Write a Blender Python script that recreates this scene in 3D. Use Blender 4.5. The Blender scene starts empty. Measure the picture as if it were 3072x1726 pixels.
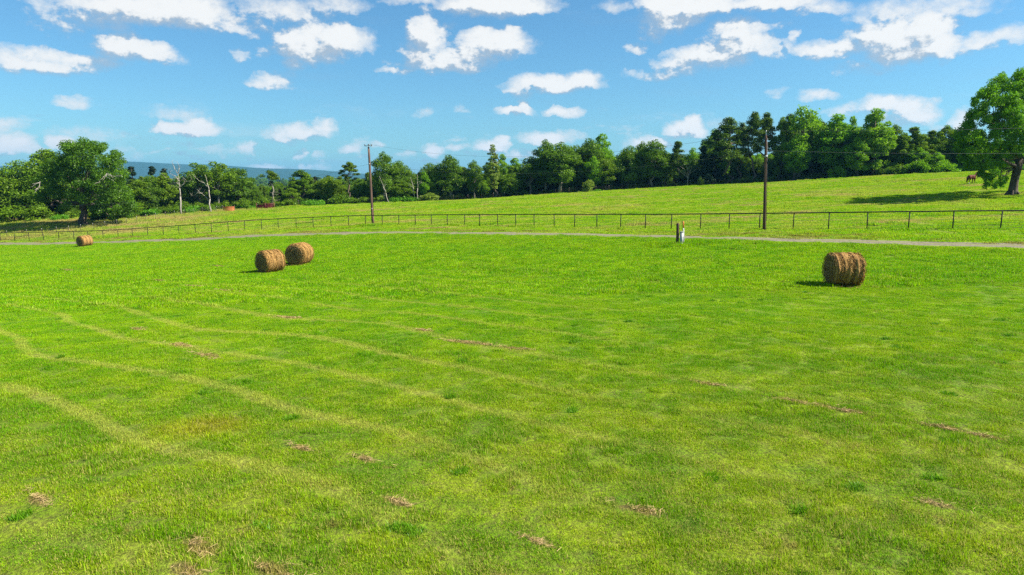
import bpy, bmesh, math, random
import numpy as np
from mathutils import Vector, Matrix

R = math.radians
S = bpy.context.scene
COL = S.collection
rng = np.random.default_rng(7)
random.seed(7)

# ------------------------------------------------------------------ camera
CAMZ = 4.5
PITCH = R(8.83)
F_PX = 2048.0                       # 24 mm lens on a 3072 px wide frame
cam_d = bpy.data.cameras.new("camera")
cam_d.lens = 24.0
cam_d.sensor_width = 36.0
cam_d.clip_start = 0.1
cam_d.clip_end = 40000.0
cam = bpy.data.objects.new("camera", cam_d)
COL.objects.link(cam)
cam.location = (0, 0, CAMZ)
cam.rotation_euler = (R(90) - PITCH, 0, 0)
S.camera = cam

def ray(u, v):
    x = (u - 1536.0) / F_PX
    y = (863.0 - v) / F_PX
    c, s = math.cos(PITCH), math.sin(PITCH)
    return np.array([x, y * s + c, y * c - s])

def at(u, v, d):
    """the point on the sight line through a photo pixel that lies d metres ahead"""
    r = ray(u, v)
    return np.array([0, 0, CAMZ]) + r * (d / r[1])

# ------------------------------------------------------------------ light
SUN_EL = R(43)
SUN_DIR = np.array([0.995, -0.10, 0.0])
SUN_DIR = SUN_DIR / np.linalg.norm(SUN_DIR) * math.cos(SUN_EL)
SUN_DIR[2] = math.sin(SUN_EL)
sun_d = bpy.data.lights.new("sun", 'SUN')
sun_d.energy = 5.0
sun_d.angle = R(0.5)
sun_d.color = (1.0, 0.93, 0.80)
sun = bpy.data.objects.new("sun", sun_d)
COL.objects.link(sun)
sun.location = (60, -10, 80)
sun.rotation_euler = Vector(SUN_DIR).to_track_quat('Z', 'Y').to_euler()

S.view_settings.view_transform = 'Standard'
S.view_settings.look = 'None'
S.view_settings.gamma = 1.0
S.view_settings.use_curve_mapping = False
S.view_settings.exposure = 1.35

S.cycles.max_bounces = 6
S.cycles.diffuse_bounces = 3
S.cycles.glossy_bounces = 2
S.cycles.transmission_bounces = 4
S.cycles.transparent_max_bounces = 6
S.cycles.volume_bounces = 0
S.cycles.use_denoising = False
S.cycles.denoiser = 'OPENIMAGEDENOISE'
S.cycles.denoising_input_passes = 'RGB_ALBEDO_NORMAL'
S.cycles.denoising_prefilter = 'ACCURATE'

# ------------------------------------------------------------------ node helpers
class NT:
    """small wrapper to write node trees as expressions"""
    def __init__(self, tree):
        self.t = tree
        self.n = tree.nodes
        self.l = tree.links
    def node(self, kind, **kw):
        n = self.n.new(kind)
        for k, v in kw.items():
            setattr(n, k, v)
        return n
    def put(self, sock, val):
        if val is None:
            return
        if isinstance(val, bpy.types.NodeSocket):
            self.l.new(val, sock)
        else:
            try:
                sock.default_value = val
            except Exception:
                sock.default_value = tuple(val) + (1.0,)
    def m(self, op, a, b=None, c=None, clamp=False):
        n = self.node('ShaderNodeMath', operation=op, use_clamp=clamp)
        self.put(n.inputs[0], a); self.put(n.inputs[1], b); self.put(n.inputs[2], c)
        return n.outputs[0]
    def vm(self, op, a, b=None, c=None):
        n = self.node('ShaderNodeVectorMath', operation=op)
        self.put(n.inputs[0], a)
        if op == 'SCALE':
            self.put(n.inputs[3], b)
        else:
            self.put(n.inputs[1], b); self.put(n.inputs[2], c)
        return n.outputs['Value'] if op in ('DOT_PRODUCT', 'LENGTH', 'DISTANCE') else n.outputs[0]
    def noise(self, vec, scale, detail=2.0, rough=0.5, dim='3D', dist=0.0):
        n = self.node('ShaderNodeTexNoise', noise_dimensions=dim)
        self.put(n.inputs['Vector'], vec)
        n.inputs['Scale'].default_value = scale
        n.inputs['Detail'].default_value = detail
        n.inputs['Roughness'].default_value = rough
        n.inputs['Distortion'].default_value = dist
        return n.outputs['Fac'], n.outputs['Color']
    def smooth(self, x, lo, hi, a=0.0, b=1.0, kind='SMOOTHSTEP'):
        n = self.node('ShaderNodeMapRange', interpolation_type=kind)
        self.put(n.inputs[0], x)
        self.put(n.inputs[1], lo); self.put(n.inputs[2], hi)
        self.put(n.inputs[3], a); self.put(n.inputs[4], b)
        return n.outputs[0]
    def mix(self, f, a, b, blend='MIX'):
        n = self.node('ShaderNodeMix', data_type='RGBA', blend_type=blend)
        self.put(n.inputs[0], f)
        self.put(n.inputs[6], a); self.put(n.inputs[7], b)
        return n.outputs[2]
    def sep(self, v):
        n = self.node('ShaderNodeSeparateXYZ')
        self.put(n.inputs[0], v)
        return n.outputs
    def comb(self, x, y, z):
        n = self.node('ShaderNodeCombineXYZ')
        self.put(n.inputs[0], x); self.put(n.inputs[1], y); self.put(n.inputs[2], z)
        return n.outputs[0]

def rgba(c):
    return (c[0], c[1], c[2], 1.0)

# ------------------------------------------------------------------ sky
def az_el(u, v):
    r = ray(u, v)
    r = r / np.linalg.norm(r)
    return math.atan2(r[0], r[1]), math.asin(r[2])

# cumulus puffs: centre, half width, half height (in the units of the photo), thickness
PUFFS = [
 (430,28,215,52,1.0),(560,35,130,52,1.0),(200,60,120,40,.42),(690,70,150,30,.5),(860,35,150,38,.55),(1010,12,90,28,.5),(150,22,75,42,.4),(300,40,130,60,.6),
 (372,140,100,50,.95),(462,162,70,40,.9),(120,188,175,32,.75),(170,165,60,30,.7),(30,178,75,36,.7),(250,185,120,28,.7),
 (905,130,85,55,1.0),(1015,120,82,52,1.0),(932,92,52,40,.8),(900,185,55,28,.6),(960,150,110,40,.9),(790,150,40,25,.28),
 (717,155,26,32,.42),(825,245,62,28,.62),(860,225,45,20,.4),(215,298,52,19,.5),(570,386,102,26,.95),(600,368,50,20,.85),(545,345,75,22,.32),
 (885,398,90,24,.75),(965,380,34,22,.75),(850,410,60,22,.6),(15,376,60,20,.5),(25,432,75,36,.75),(95,448,50,15,.55),(195,428,52,23,.85),
 (745,440,32,17,.5),(900,455,27,16,.62),(560,438,75,13,.35),(260,400,80,18,.22),(860,498,120,10,.5),(960,455,20,12,.35),(690,455,120,14,.2),(420,450,120,14,.16),
 (1480,12,160,42,.95),(1580,20,75,30,.9),(1420,25,80,30,.8),(1250,0,80,12,.45),
 (1285,110,50,72,.95),(1262,160,58,50,.85),(1470,138,105,50,.95),(1520,128,62,42,.95),(1340,195,140,28,.85),(1205,213,55,12,.6),(1400,172,110,30,.9),(1350,75,30,14,.3),
 (1655,252,125,27,.95),(1735,240,52,26,.95),(1560,272,48,22,.6),(1545,338,55,17,.85),(1578,318,24,28,.85),(1690,335,50,16,.7),(1385,330,22,9,.3),(1265,340,18,9,.22),
 (1065,455,32,18,.52),(1310,447,40,16,.75),(1372,443,30,11,.45),(1470,440,50,20,.85),(1500,425,28,19,.9),(1632,415,68,20,.75),(1700,412,60,14,.4),(1570,460,70,16,.5),(1140,432,20,10,.35),(1222,460,22,8,.35),
 (1920,142,38,20,.55),(1890,215,22,10,.2),(1850,15,50,18,.3),
 (2010,55,90,42,.85),(2090,18,140,36,.95),(2300,8,150,28,.85),(2450,28,80,24,.5),(1960,90,40,36,.6),(1990,15,70,40,.9),
 (2205,100,92,52,.85),(2135,165,140,44,.85),(2060,190,90,42,.75),(2300,152,80,36,.6),(1995,222,75,20,.55),(2215,140,110,50,.85),(2385,112,14,16,.5),(2350,70,40,16,.3),
 (2775,90,92,60,1.05),(2655,108,130,56,1.0),(2505,150,120,30,.8),(2825,135,68,46,1.0),(2600,198,130,26,.42),(2680,38,140,42,.52),(2860,22,120,34,.45),(2720,150,150,40,.9),(2460,165,70,20,.6),
 (2955,125,80,30,.58),(3040,100,60,32,.52),(2895,150,50,16,.5),
 (2455,288,42,16,.5),(2325,283,32,9,.26),(2640,322,70,38,.85),(2655,305,30,22,.9),(2715,332,62,36,.85),(2745,350,65,38,.75),(2560,338,80,24,.42),(2780,310,30,12,.3),(2690,365,110,26,.6),
 (2900,370,50,40,.7),(2850,400,60,30,.4),(2055,388,58,27,.95),(2075,368,32,22,.95),(2030,400,40,18,.8),(1955,428,75,20,.75),(2165,380,30,14,.2),
]

def cloud_group():
    g = bpy.data.node_groups.new("cumulus_field", 'ShaderNodeTree')
    g.interface.new_socket("Angles", in_out='INPUT', socket_type='NodeSocketVector')
    g.interface.new_socket("Field", in_out='OUTPUT', socket_type='NodeSocketFloat')
    t = NT(g)
    gi = g.nodes.new('NodeGroupInput'); go = g.nodes.new('NodeGroupOutput')
    p = gi.outputs[0]
    acc = None
    for (u, v, hw, hh, w) in PUFFS:
        a, e = az_el(u, v)
        a2, _ = az_el(u + hw, v)
        _, e2 = az_el(u, v - hh)
        ia, ie = 1.0 / (1.27 * (a2 - a)), 1.0 / (1.27 * (e2 - e))
        q = t.vm('MULTIPLY_ADD', p, (ia, ie, 0.0), (-a * ia, -e * ie, 0.0))
        d = t.vm('DOT_PRODUCT', q, q)
        k = t.m('MULTIPLY_ADD', d, -w, w)
        acc = k if acc is None else t.m('SMOOTH_MAX', acc, k, 0.12)
    g.links.new(acc, go.inputs[0])
    return g

def build_world():
    w = bpy.data.worlds.new("World")
    S.world = w
    w.use_nodes = True
    t = NT(w.node_tree)
    t.n.clear()
    out = t.node('ShaderNodeOutputWorld')
    sky = t.node('ShaderNodeTexSky', sky_type='NISHITA')
    sky.sun_disc = False
    sky.sun_elevation = SUN_EL
    sky.sun_rotation = math.atan2(SUN_DIR[0], SUN_DIR[1])
    sky.altitude = 100.0
    sky.air_density = 1.0
    sky.dust_density = 0.6
    sky.ozone_density = 2.0
    blue = t.mix(1.0, sky.outputs[0], rgba((0.57, 0.97, 1.15)), 'MULTIPLY')
    tc = t.node('ShaderNodeTexCoord')
    d = tc.outputs['Generated']
    x, y, z = t.sep(d)
    az = t.m('ARCTAN2', x, y)
    el = t.m('ARCSINE', z)
    p = t.comb(az, t.m('MULTIPLY', el, 1.0), 0.0)
    # ragged outlines: warp the angles by noise before measuring the puffs
    q = t.comb(az, t.m('MULTIPLY', el, 1.35), 0.0)
    n1f, n1 = t.noise(q, 9.0, 2.0, 0.5)
    n2f, n2 = t.noise(q, 30.0, 6.0, 0.62)
    w1 = t.vm('MULTIPLY', t.vm('SUBTRACT', n1, (0.5, 0.5, 0.5)), (0.036, 0.020, 0.0))
    w2 = t.vm('MULTIPLY', t.vm('SUBTRACT', n2, (0.5, 0.5, 0.5)), (0.036, 0.024, 0.0))
    pw = t.vm('ADD', t.vm('ADD', p, w1), w2)
    g = cloud_group()
    ga = t.node('ShaderNodeGroup'); ga.node_tree = g
    t.l.new(pw, ga.inputs[0])
    gb = t.node('ShaderNodeGroup'); gb.node_tree = g
    t.l.new(t.vm('ADD', pw, (0.012, 0.016, 0.0)), gb.inputs[0])     # a step towards the sun
    fa, fb = ga.outputs[0], gb.outputs[0]
    nf, _ = t.noise(q, 55.0, 8.0, 0.62)
    ns, _ = t.noise(t.vm('ADD', q, (0.006, 0.008, 0.0)), 55.0, 4.0, 0.6)
    dens = t.m('ADD', fa, t.m('MULTIPLY', t.m('SUBTRACT', nf, 0.5), 1.0))
    # self-shading: little cloud between a puff and the sun = bright
    lit = t.m('SUBTRACT', fa, fb)
    lit = t.m('ADD', lit, t.m('MULTIPLY', t.m('SUBTRACT', nf, ns), 1.3))
    lit = t.smooth(lit, -0.22, 0.30)
    alpha = t.smooth(t.m('ADD', dens, t.m('MULTIPLY', t.m('SUBTRACT', lit, 0.62), 0.30)), -0.10, 0.86)
    lown, _ = t.noise(t.vm('MULTIPLY', q, (1.0, 2.3, 1.0)), 20.0, 6.0, 0.62)
    lowa = t.m('MULTIPLY', t.smooth(lown, 0.53, 0.70), t.smooth(el, 0.035, 0.115, 0.62, 0.0))
    # thin cirrus-like veil everywhere
    veil, _ = t.noise(t.vm('MULTIPLY', q, (1.0, 3.2, 1.0)), 6.0, 6.0, 0.6)
    thin = t.smooth(veil, 0.52, 0.85, 0.0, 0.16)
    low = t.smooth(el, 0.0, 0.13, 1.0, 0.0)
    thin = t.m('ADD', thin, t.m('MULTIPLY', low, t.smooth(veil, 0.45, 0.75, 0.0, 0.22)))
    alpha = t.m('MAXIMUM', t.m('MAXIMUM', t.m('MULTIPLY', alpha, 0.985), lowa), thin)
    thick = t.smooth(dens, 0.15, 0.9)
    shade = t.mix(lit, rgba((0.40, 0.50, 0.61)), rgba((0.92, 0.93, 0.92)))
    bright = t.mix(t.m('MULTIPLY', thick, t.m('ADD', 0.12, t.m('MULTIPLY', lit, 0.88))), shade, rgba((1.04, 1.04, 1.02)))
    bg_sky = t.node('ShaderNodeBackground')
    t.l.new(blue, bg_sky.inputs[0]); bg_sky.inputs[1].default_value = 0.050
    bg_cl = t.node('ShaderNodeBackground')
    t.l.new(bright, bg_cl.inputs[0]); bg_cl.inputs[1].default_value = 0.37
    front = t.node('ShaderNodeMixShader')
    t.l.new(alpha, front.inputs[0])
    t.l.new(bg_sky.outputs[0], front.inputs[1]); t.l.new(bg_cl.outputs[0], front.inputs[2])
    # elsewhere: the same sky with loose generic cumulus
    cu, _ = t.noise(t.vm('MULTIPLY', d, (1.0, 1.0, 2.2)), 3.2, 6.0, 0.6)
    cumask = t.m('MULTIPLY', t.smooth(cu, 0.54, 0.66), 0.8)
    back = t.node('ShaderNodeMixShader')
    bg_c2 = t.node('ShaderNodeBackground'); bg_c2.inputs[0].default_value = (0.86, 0.88, 0.90, 1); bg_c2.inputs[1].default_value = 0.33
    t.l.new(cumask, back.inputs[0]); t.l.new(bg_sky.outputs[0], back.inputs[1]); t.l.new(bg_c2.outputs[0], back.inputs[2])
    inside = t.m('MULTIPLY', t.smooth(t.m('ABSOLUTE', az), 0.78, 0.86, 1.0, 0.0),
                 t.smooth(el, 0.30, 0.36, 1.0, 0.0))
    fin = t.node('ShaderNodeMixShader')
    t.l.new(inside, fin.inputs[0]); t.l.new(back.outputs[0], fin.inputs[1]); t.l.new(front.outputs[0], fin.inputs[2])
    t.l.new(fin.outputs[0], out.inputs[0])
    w.cycles.sampling_method = 'MANUAL'
    w.cycles.sample_map_resolution = 512
build_world()

# ------------------------------------------------------------------ object helpers
def tag(o, label=None, cat=None, group=None, kind=None):
    if label: o["label"] = label
    if cat: o["category"] = cat
    if group: o["group"] = group
    if kind: o["kind"] = kind
    return o

def thing(name, label, cat, loc=(0, 0, 0), rz=0.0, group=None):
    o = bpy.data.objects.new(name, None)
    o.empty_display_size = 0.2
    COL.objects.link(o)
    o.location = [float(c) for c in loc]
    o.rotation_euler = (0, 0, rz)
    return tag(o, label, cat, group)

def link(name, mesh, parent=None, mat=None):
    o = bpy.data.objects.new(name, mesh)
    COL.objects.link(o)
    if parent is not None:
        o.parent = parent
    if mat is not None and not mesh.materials:
        mesh.materials.append(mat)
    return o

def np_mesh(name, verts, faces, mat=None, smooth=False, attrs=None):
    """mesh from arrays; faces is (n,k) with one k, or a list of such arrays"""
    me = bpy.data.meshes.new(name)
    verts = np.asarray(verts, dtype=np.float32).reshape(-1, 3)
    if not isinstance(faces, list):
        faces = [faces]
    faces = [np.asarray(f, dtype=np.int32) for f in faces if len(f)]
    loops = np.concatenate([f.ravel() for f in faces])
    sizes = np.concatenate([np.full(len(f), f.shape[1], dtype=np.int32) for f in faces])
    starts = np.concatenate([[0], np.cumsum(sizes)[:-1]]).astype(np.int32)
    me.vertices.add(len(verts)); me.vertices.foreach_set("co", verts.ravel())
    me.loops.add(len(loops)); me.loops.foreach_set("vertex_index", loops)
    me.polygons.add(len(sizes)); me.polygons.foreach_set("loop_start", starts)
    me.polygons.foreach_set("loop_total", sizes)
    if smooth:
        me.polygons.foreach_set("use_smooth", np.ones(len(sizes), dtype=bool))
    for k, a in (attrs or {}).items():
        at_ = me.attributes.new(k, 'FLOAT', 'POINT')
        at_.data.foreach_set("value", np.asarray(a, dtype=np.float32))
    me.update(calc_edges=True)
    if mat is not None:
        me.materials.append(mat)
    return me

class MB:
    """collects tubes, boxes and sheets, then becomes ONE mesh"""
    def __init__(self):
        self.v, self.f3, self.f4, self.n = [], [], [], 0
    def add(self, verts, quads=None, tris=None):
        verts = np.asarray(verts, dtype=float).reshape(-1, 3)
        if quads is not None and len(quads): self.f4.append(np.asarray(quads, dtype=int) + self.n)
        if tris is not None and len(tris): self.f3.append(np.asarray(tris, dtype=int) + self.n)
        self.v.append(verts); self.n += len(verts)
    def tube(self, pts, rad, sides=6, cap=True):
        pts = np.asarray(pts, dtype=float)
        n = len(pts)
        rad = np.broadcast_to(np.asarray(rad, dtype=float), (n,))
        tan = np.gradient(pts, axis=0)
        tan /= np.linalg.norm(tan, axis=1)[:, None] + 1e-9
        ref = np.array([0, 0, 1.0]) if abs(tan[0][2]) < 0.9 else np.array([1.0, 0, 0])
        V = []
        for i in range(n):
            a = np.cross(ref, tan[i]); a /= np.linalg.norm(a) + 1e-9
            b = np.cross(tan[i], a)
            ang = np.linspace(0, 2 * math.pi, sides, endpoint=False)
            V.append(pts[i] + rad[i] * (np.cos(ang)[:, None] * a + np.sin(ang)[:, None] * b))
        V = np.concatenate(V)
        q = []
        for i in range(n - 1):
            for k in range(sides):
                k2 = (k + 1) % sides
                q.append((i * sides + k, i * sides + k2, (i + 1) * sides + k2, (i + 1) * sides + k))
        tr = []
        if cap:
            base = len(V)
            V = np.concatenate([V, pts[:1], pts[-1:]])
            for k in range(sides):
                k2 = (k + 1) % sides
                tr.append((base, k2, k))
                tr.append((base + 1, (n - 1) * sides + k, (n - 1) * sides + k2))
        self.add(V, q, tr)
    def box(self, c, s, rz=0.0, tilt=None):
        hx, hy, hz = s[0] / 2, s[1] / 2, s[2] / 2
        V = np.array([(x, y, z) for z in (-hz, hz) for y in (-hy, hy) for x in (-hx, hx)], dtype=float)
        if tilt is not None:
            V = V @ np.array(tilt).T
        cz, sz = math.cos(rz), math.sin(rz)
        V = V @ np.array([[cz, sz, 0], [-sz, cz, 0], [0, 0, 1]])
        self.add(V + np.asarray(c, dtype=float),
                 [(0, 2, 3, 1), (4, 5, 7, 6), (0, 1, 5, 4), (2, 6, 7, 3), (0, 4, 6, 2), (1, 3, 7, 5)])
    def mesh(self, name, mat=None, smooth=False):
        fs = []
        if self.f4: fs.append(np.concatenate(self.f4))
        if self.f3: fs.append(np.concatenate(self.f3))
        return np_mesh(name, np.concatenate(self.v), fs, mat, smooth)
    def build(self, name, mat=None, parent=None, smooth=False):
        return link(name, self.mesh(name, mat, smooth), parent)

# ------------------------------------------------------------------ materials
def new_mat(name):
    m = bpy.data.materials.new(name)
    m.use_nodes = True
    t = NT(m.node_tree)
    t.n.clear()
    out = t.node('ShaderNodeOutputMaterial')
    return m, t, out

def principled(t, out, col, rough=0.8, spec=0.3, metal=0.0, bump=None, bump_d=0.02):
    b = t.node('ShaderNodeBsdfPrincipled')
    t.put(b.inputs['Base Color'], col if isinstance(col, bpy.types.NodeSocket) else rgba(col))
    t.put(b.inputs['Roughness'], rough)
    b.inputs['Specular IOR Level'].default_value = spec
    b.inputs['Metallic'].default_value = metal
    if bump is not None:
        bn = t.node('ShaderNodeBump')
        bn.inputs['Strength'].default_value = 1.0
        bn.inputs['Distance'].default_value = bump_d
        t.l.new(bump, bn.inputs['Height'])
        t.l.new(bn.outputs[0], b.inputs['Normal'])
    t.l.new(b.outputs[0], out.inputs[0])
    return b

def mottled(name, c1, c2, scale=6.0, rough=0.85, spec=0.25, metal=0.0, stretch=(1, 1, 1), bump_d=0.02):
    m, t, out = new_mat(name)
    tc = t.node('ShaderNodeTexCoord')
    v = t.vm('MULTIPLY', tc.outputs['Object'], stretch)
    n, _ = t.noise(v, scale, 6.0, 0.65)
    c = t.mix(t.smooth(n, 0.3, 0.7), rgba(c1), rgba(c2))
    principled(t, out, c, rough, spec, metal, n, bump_d)
    return m

def leaf_mat(name, c1, c2, c3, transl=0.35, gloss=0.012):
    """leaves: colour varies from leaf to leaf, branch to branch and tree to tree"""
    m, t, out = new_mat(name)
    at_ = t.node('ShaderNodeAttribute'); at_.attribute_name = "rnd"
    oi = t.node('ShaderNodeObjectInfo')
    geo = t.node('ShaderNodeNewGeometry')
    nf, _ = t.noise(geo.outputs['Position'], 0.45, 2.0, 0.5)
    f = t.m('ADD', t.m('MULTIPLY', at_.outputs['Fac'], 0.55), t.m('MULTIPLY', t.smooth(nf, 0.3, 0.7), 0.45))
    c = t.mix(f, rgba(c1), rgba(c2))
    c = t.mix(t.m('MULTIPLY', oi.outputs['Random'], 0.5), c, rgba(c3))
    dif = t.node('ShaderNodeBsdfDiffuse'); t.l.new(c, dif.inputs[0])
    tr = t.node('ShaderNodeBsdfTranslucent')
    t.l.new(t.mix(1.0, c, rgba((1.15, 1.25, 0.55)), 'MULTIPLY'), tr.inputs[0])
    mx = t.node('ShaderNodeMixShader'); mx.inputs[0].default_value = transl
    t.l.new(dif.outputs[0], mx.inputs[1]); t.l.new(tr.outputs[0], mx.inputs[2])
    gl = t.node('ShaderNodeBsdfGlossy'); gl.inputs['Roughness'].default_value = 0.42
    mx2 = t.node('ShaderNodeMixShader'); mx2.inputs[0].default_value = gloss
    t.l.new(mx.outputs[0], mx2.inputs[1]); t.l.new(gl.outputs[0], mx2.inputs[2])
    t.l.new(mx2.outputs[0], out.inputs[0])
    return m

M = {}
M['oak_leaf'] = leaf_mat("leaf_mid", (0.040, 0.100, 0.005), (0.170, 0.300, 0.012), (0.165, 0.245, 0.012))
M['big_oak_leaf'] = leaf_mat("leaf_big_oak", (0.024, 0.078, 0.005), (0.110, 0.235, 0.012), (0.100, 0.190, 0.012))
M['walnut_leaf'] = leaf_mat("leaf_walnut", (0.040, 0.140, 0.005), (0.160, 0.350, 0.012), (0.150, 0.290, 0.012), 0.4)
M['dark_leaf'] = leaf_mat("leaf_dark", (0.036, 0.092, 0.006), (0.145, 0.260, 0.015), (0.120, 0.220, 0.014))
M['bright_leaf'] = leaf_mat("leaf_bright", (0.062, 0.185, 0.006), (0.215, 0.410, 0.012), (0.210, 0.330, 0.012), 0.45)
M['pine_leaf'] = leaf_mat("leaf_pine", (0.034, 0.082, 0.008), (0.130, 0.215, 0.016), (0.110, 0.170, 0.014), 0.18)
M['dark_needle'] = leaf_mat("leaf_dark_pine", (0.010, 0.028, 0.014), (0.020, 0.048, 0.020), (0.018, 0.040, 0.020), 0.12)  # blackish green needles of the darkest pines and the cedars
M['pale_leaf'] = leaf_mat("leaf_pale", (0.090, 0.160, 0.018), (0.260, 0.340, 0.055), (0.180, 0.240, 0.034), 0.4)
M['fern_leaf'] = leaf_mat("leaf_fern", (0.050, 0.190, 0.008), (0.140, 0.340, 0.014), (0.110, 0.250, 0.012), 0.4)
M['bark'] = mottled("bark", (0.040, 0.032, 0.026), (0.130, 0.110, 0.095), 5.0, 0.95, 0.1, 0, (1, 1, .25), 0.03)
M['pine_bark'] = mottled("pine_bark", (0.060, 0.042, 0.034), (0.190, 0.140, 0.110), 5.0, 0.95, 0.1, 0, (1, 1, .3), 0.03)
M['dead_bark'] = mottled("bleached_bark", (0.220, 0.195, 0.170), (0.430, 0.390, 0.340), 4.0, 0.9, 0.15, 0, (1, 1, .25), 0.02)
M['grey_bark'] = mottled("grey_bark", (0.110, 0.100, 0.082), (0.250, 0.225, 0.190), 4.0, 0.9, 0.15, 0, (1, 1, .25), 0.02)
M['pole_wood'] = mottled("pole_wood", (0.100, 0.055, 0.042), (0.210, 0.130, 0.100), 7.0, 0.9, 0.15, 0, (1, 1, .08), 0.01)
M['dark_pole'] = mottled("dark_pole_wood", (0.055, 0.034, 0.026), (0.130, 0.080, 0.060), 7.0, 0.9, 0.15, 0, (1, 1, .08), 0.01)
M['pipe'] = mottled("pipe_metal", (0.009, 0.009, 0.009), (0.024, 0.021, 0.019), 9.0, 0.65, 0.25, 0.0)
M['wire'] = mottled("fence_wire", (0.150, 0.140, 0.120), (0.260, 0.240, 0.210), 9.0, 0.5, 0.4, 0.5)
M['cable'] = mottled("cable_metal", (0.060, 0.065, 0.070), (0.120, 0.125, 0.130), 9.0, 0.5, 0.4, 0.4)
M['tpost'] = mottled("post_steel", (0.060, 0.045, 0.035), (0.150, 0.110, 0.080), 12.0, 0.8, 0.2)
M['white_paint'] = mottled("white_paint", (0.300, 0.300, 0.300), (0.450, 0.450, 0.440), 8.0, 0.45, 0.4)
M['orange_paint'] = mottled("orange_paint", (0.620, 0.160, 0.030), (0.760, 0.240, 0.050), 8.0, 0.5, 0.4)
M['grey_metal'] = mottled("grey_metal", (0.220, 0.230, 0.240), (0.300, 0.310, 0.320), 8.0, 0.5, 0.4)
M['porcelain'] = mottled("insulator_glaze", (0.120, 0.140, 0.160), (0.220, 0.240, 0.260), 8.0, 0.25, 0.5)
M['red_metal'] = mottled("red_paint", (0.110, 0.012, 0.018), (0.240, 0.030, 0.034), 9.0, 0.5, 0.4)
M['rust_metal'] = mottled("rusty_paint", (0.420, 0.110, 0.040), (0.640, 0.220, 0.090), 3.0, 0.8, 0.2)
M['coat'] = mottled("chestnut_coat", (0.055, 0.013, 0.006), (0.120, 0.030, 0.011), 2.2, 0.7, 0.12)
M['mane'] = mottled("dark_mane", (0.022, 0.012, 0.009), (0.055, 0.028, 0.018), 9.0, 0.8, 0.2)
M['white_hair'] = mottled("white_hair", (0.600, 0.580, 0.540), (0.780, 0.760, 0.720), 9.0, 0.8, 0.2)
M['hoof'] = mottled("hoof_horn", (0.050, 0.040, 0.032), (0.120, 0.095, 0.075), 9.0, 0.6, 0.3)

# ------------------------------------------------------------------ terrain
ctrl = []
def c_pix(u, v, d):
    ctrl.append(at(u, v, d))
def c_xyz(x, y, zr):
    ctrl.append(np.array([x, y, CAMZ + zr]))

POSTS = [2,45,88,131,177,222,265,310,355,398,444,491,537,586,635,685,735,785,835,889,940,993,1046,1097,1147,1197,1246,1294,1342,1394,1439,1493,
         1547,1602,1662,1724,1790,1862,1936,2014,2101,2187,2278,2379.5,2485,2600,2725,2857,3002,3165,3345]
FENCE_U =  [-300, 0, 400, 800, 1050, 1300, 1500, 1700, 1860, 2014, 2300, 2600, 3000, 3400]
FENCE_PPM = [16, 17.2, 18.7, 20.7, 22, 23.5, 25.5, 27.5, 29.5, 31.5, 34.0, 36.5, 39.3, 41.5]
FVB_U = [-300,2,131,310,398,491,586,685,785,889,940,1046,1197,1294,1394,1493,1602,1724,1862,2014,2101,2187,2278,2485,2725,3002,3400]
FVB_V = [727,723,720.5,716.5,712.5,707,700.5,694,688.5,684,681.5,677.5,676,675.5,676.5,678.5,681.5,683,685,688,688,687.5,687,687,688.3,687.5,686]
FVT_U = [-300,2,131,265,310,398,491,586,685,785,889,1046,1197,1394,1602,1862,2014,2187,2379,2600,2857,3002,3400]
FVT_V = [703,699.6,697,693.6,692,687,680.5,673.7,666,659.2,654.5,648,646,644.2,643.6,643.4,643,641.6,639.4,636.7,633.6,632.4,629]
def fence_d(u):
    return F_PX / np.interp(u, FENCE_U, FENCE_PPM)
for u in (-200, 2, 200, 398, 586, 785, 940, 1097, 1294, 1493, 1662, 1862, 2014, 2187, 2379, 2600, 2857, 3165):
    c_pix(u, np.interp(u, FVB_U, FVB_V), fence_d(u))
ROAD_U = [-200, 0, 300, 600, 768, 900, 1070, 1250, 1536, 1800, 2014, 2300, 2600, 3072, 3350]
ROAD_V = [735, 732.5, 727, 719.5, 709.5, 705.2, 701.3, 699.6, 703, 708, 713, 721.5, 728, 741.5, 751]
ROAD_D = [118, 115, 104, 93, 87.5, 84, 79.6, 75, 67.6, 61, 56, 50.2, 46.2, 41.3, 39]
for u, v, d in zip(ROAD_U, ROAD_V, ROAD_D):
    c_pix(u, v, d)
for u, v, d in ((0,662,150),(248,675,135),(400,655,150),(550,640,155),(700,631,158),(800,628,160),(900,618,165),(1100,611,166),(1300,605,170),(1536,593,172),
                (1700,581,172),(1850,572,172),(2000,562,172),(2300,548.5,166),(2500,536,160),(2700,525,153),(2800,519.5,150),(2900,516,148),(3072,514,146),
                (3035,585,89),(2912,552,112),(2525,858,29.8),(812,819,44),(898,793,47),(255,740,98)):
    c_pix(u, v, d)
for p in ((0,0,-4.5),(0,12,-4.5),(8,10,-4.4),(-9,10,-4.6),(20,12,-4.2),(-22,14,-5.1),(0,-40,-4.3),(-60,-30,-6.2),(60,-30,-2.6),(30,20,-4.0),
          (-100,260,-15),(-20,260,-13),(40,255,-6),(90,250,0.5),(150,250,3.5),(-220,200,-15),(230,150,6),(200,40,1.5),(-200,60,-13),(-70,50,-8.2)):
    c_xyz(*p)
ctrl = np.array(ctrl)
_P = ctrl[:, :2] / 50.0
def _phi(r2):
    return 0.5 * r2 * np.log(r2 + 1e-12)
_D = ((_P[:, None] - _P[None]) ** 2).sum(-1)
_n = len(_P)
_A = np.zeros((_n + 3, _n + 3))
_A[:_n, :_n] = _phi(_D) + 0.012 * np.eye(_n)
_A[:_n, _n] = 1; _A[:_n, _n + 1:] = _P
_A[_n, :_n] = 1; _A[_n + 1:, :_n] = _P.T
_W = np.linalg.solve(_A, np.concatenate([ctrl[:, 2], np.zeros(3)]))

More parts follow.
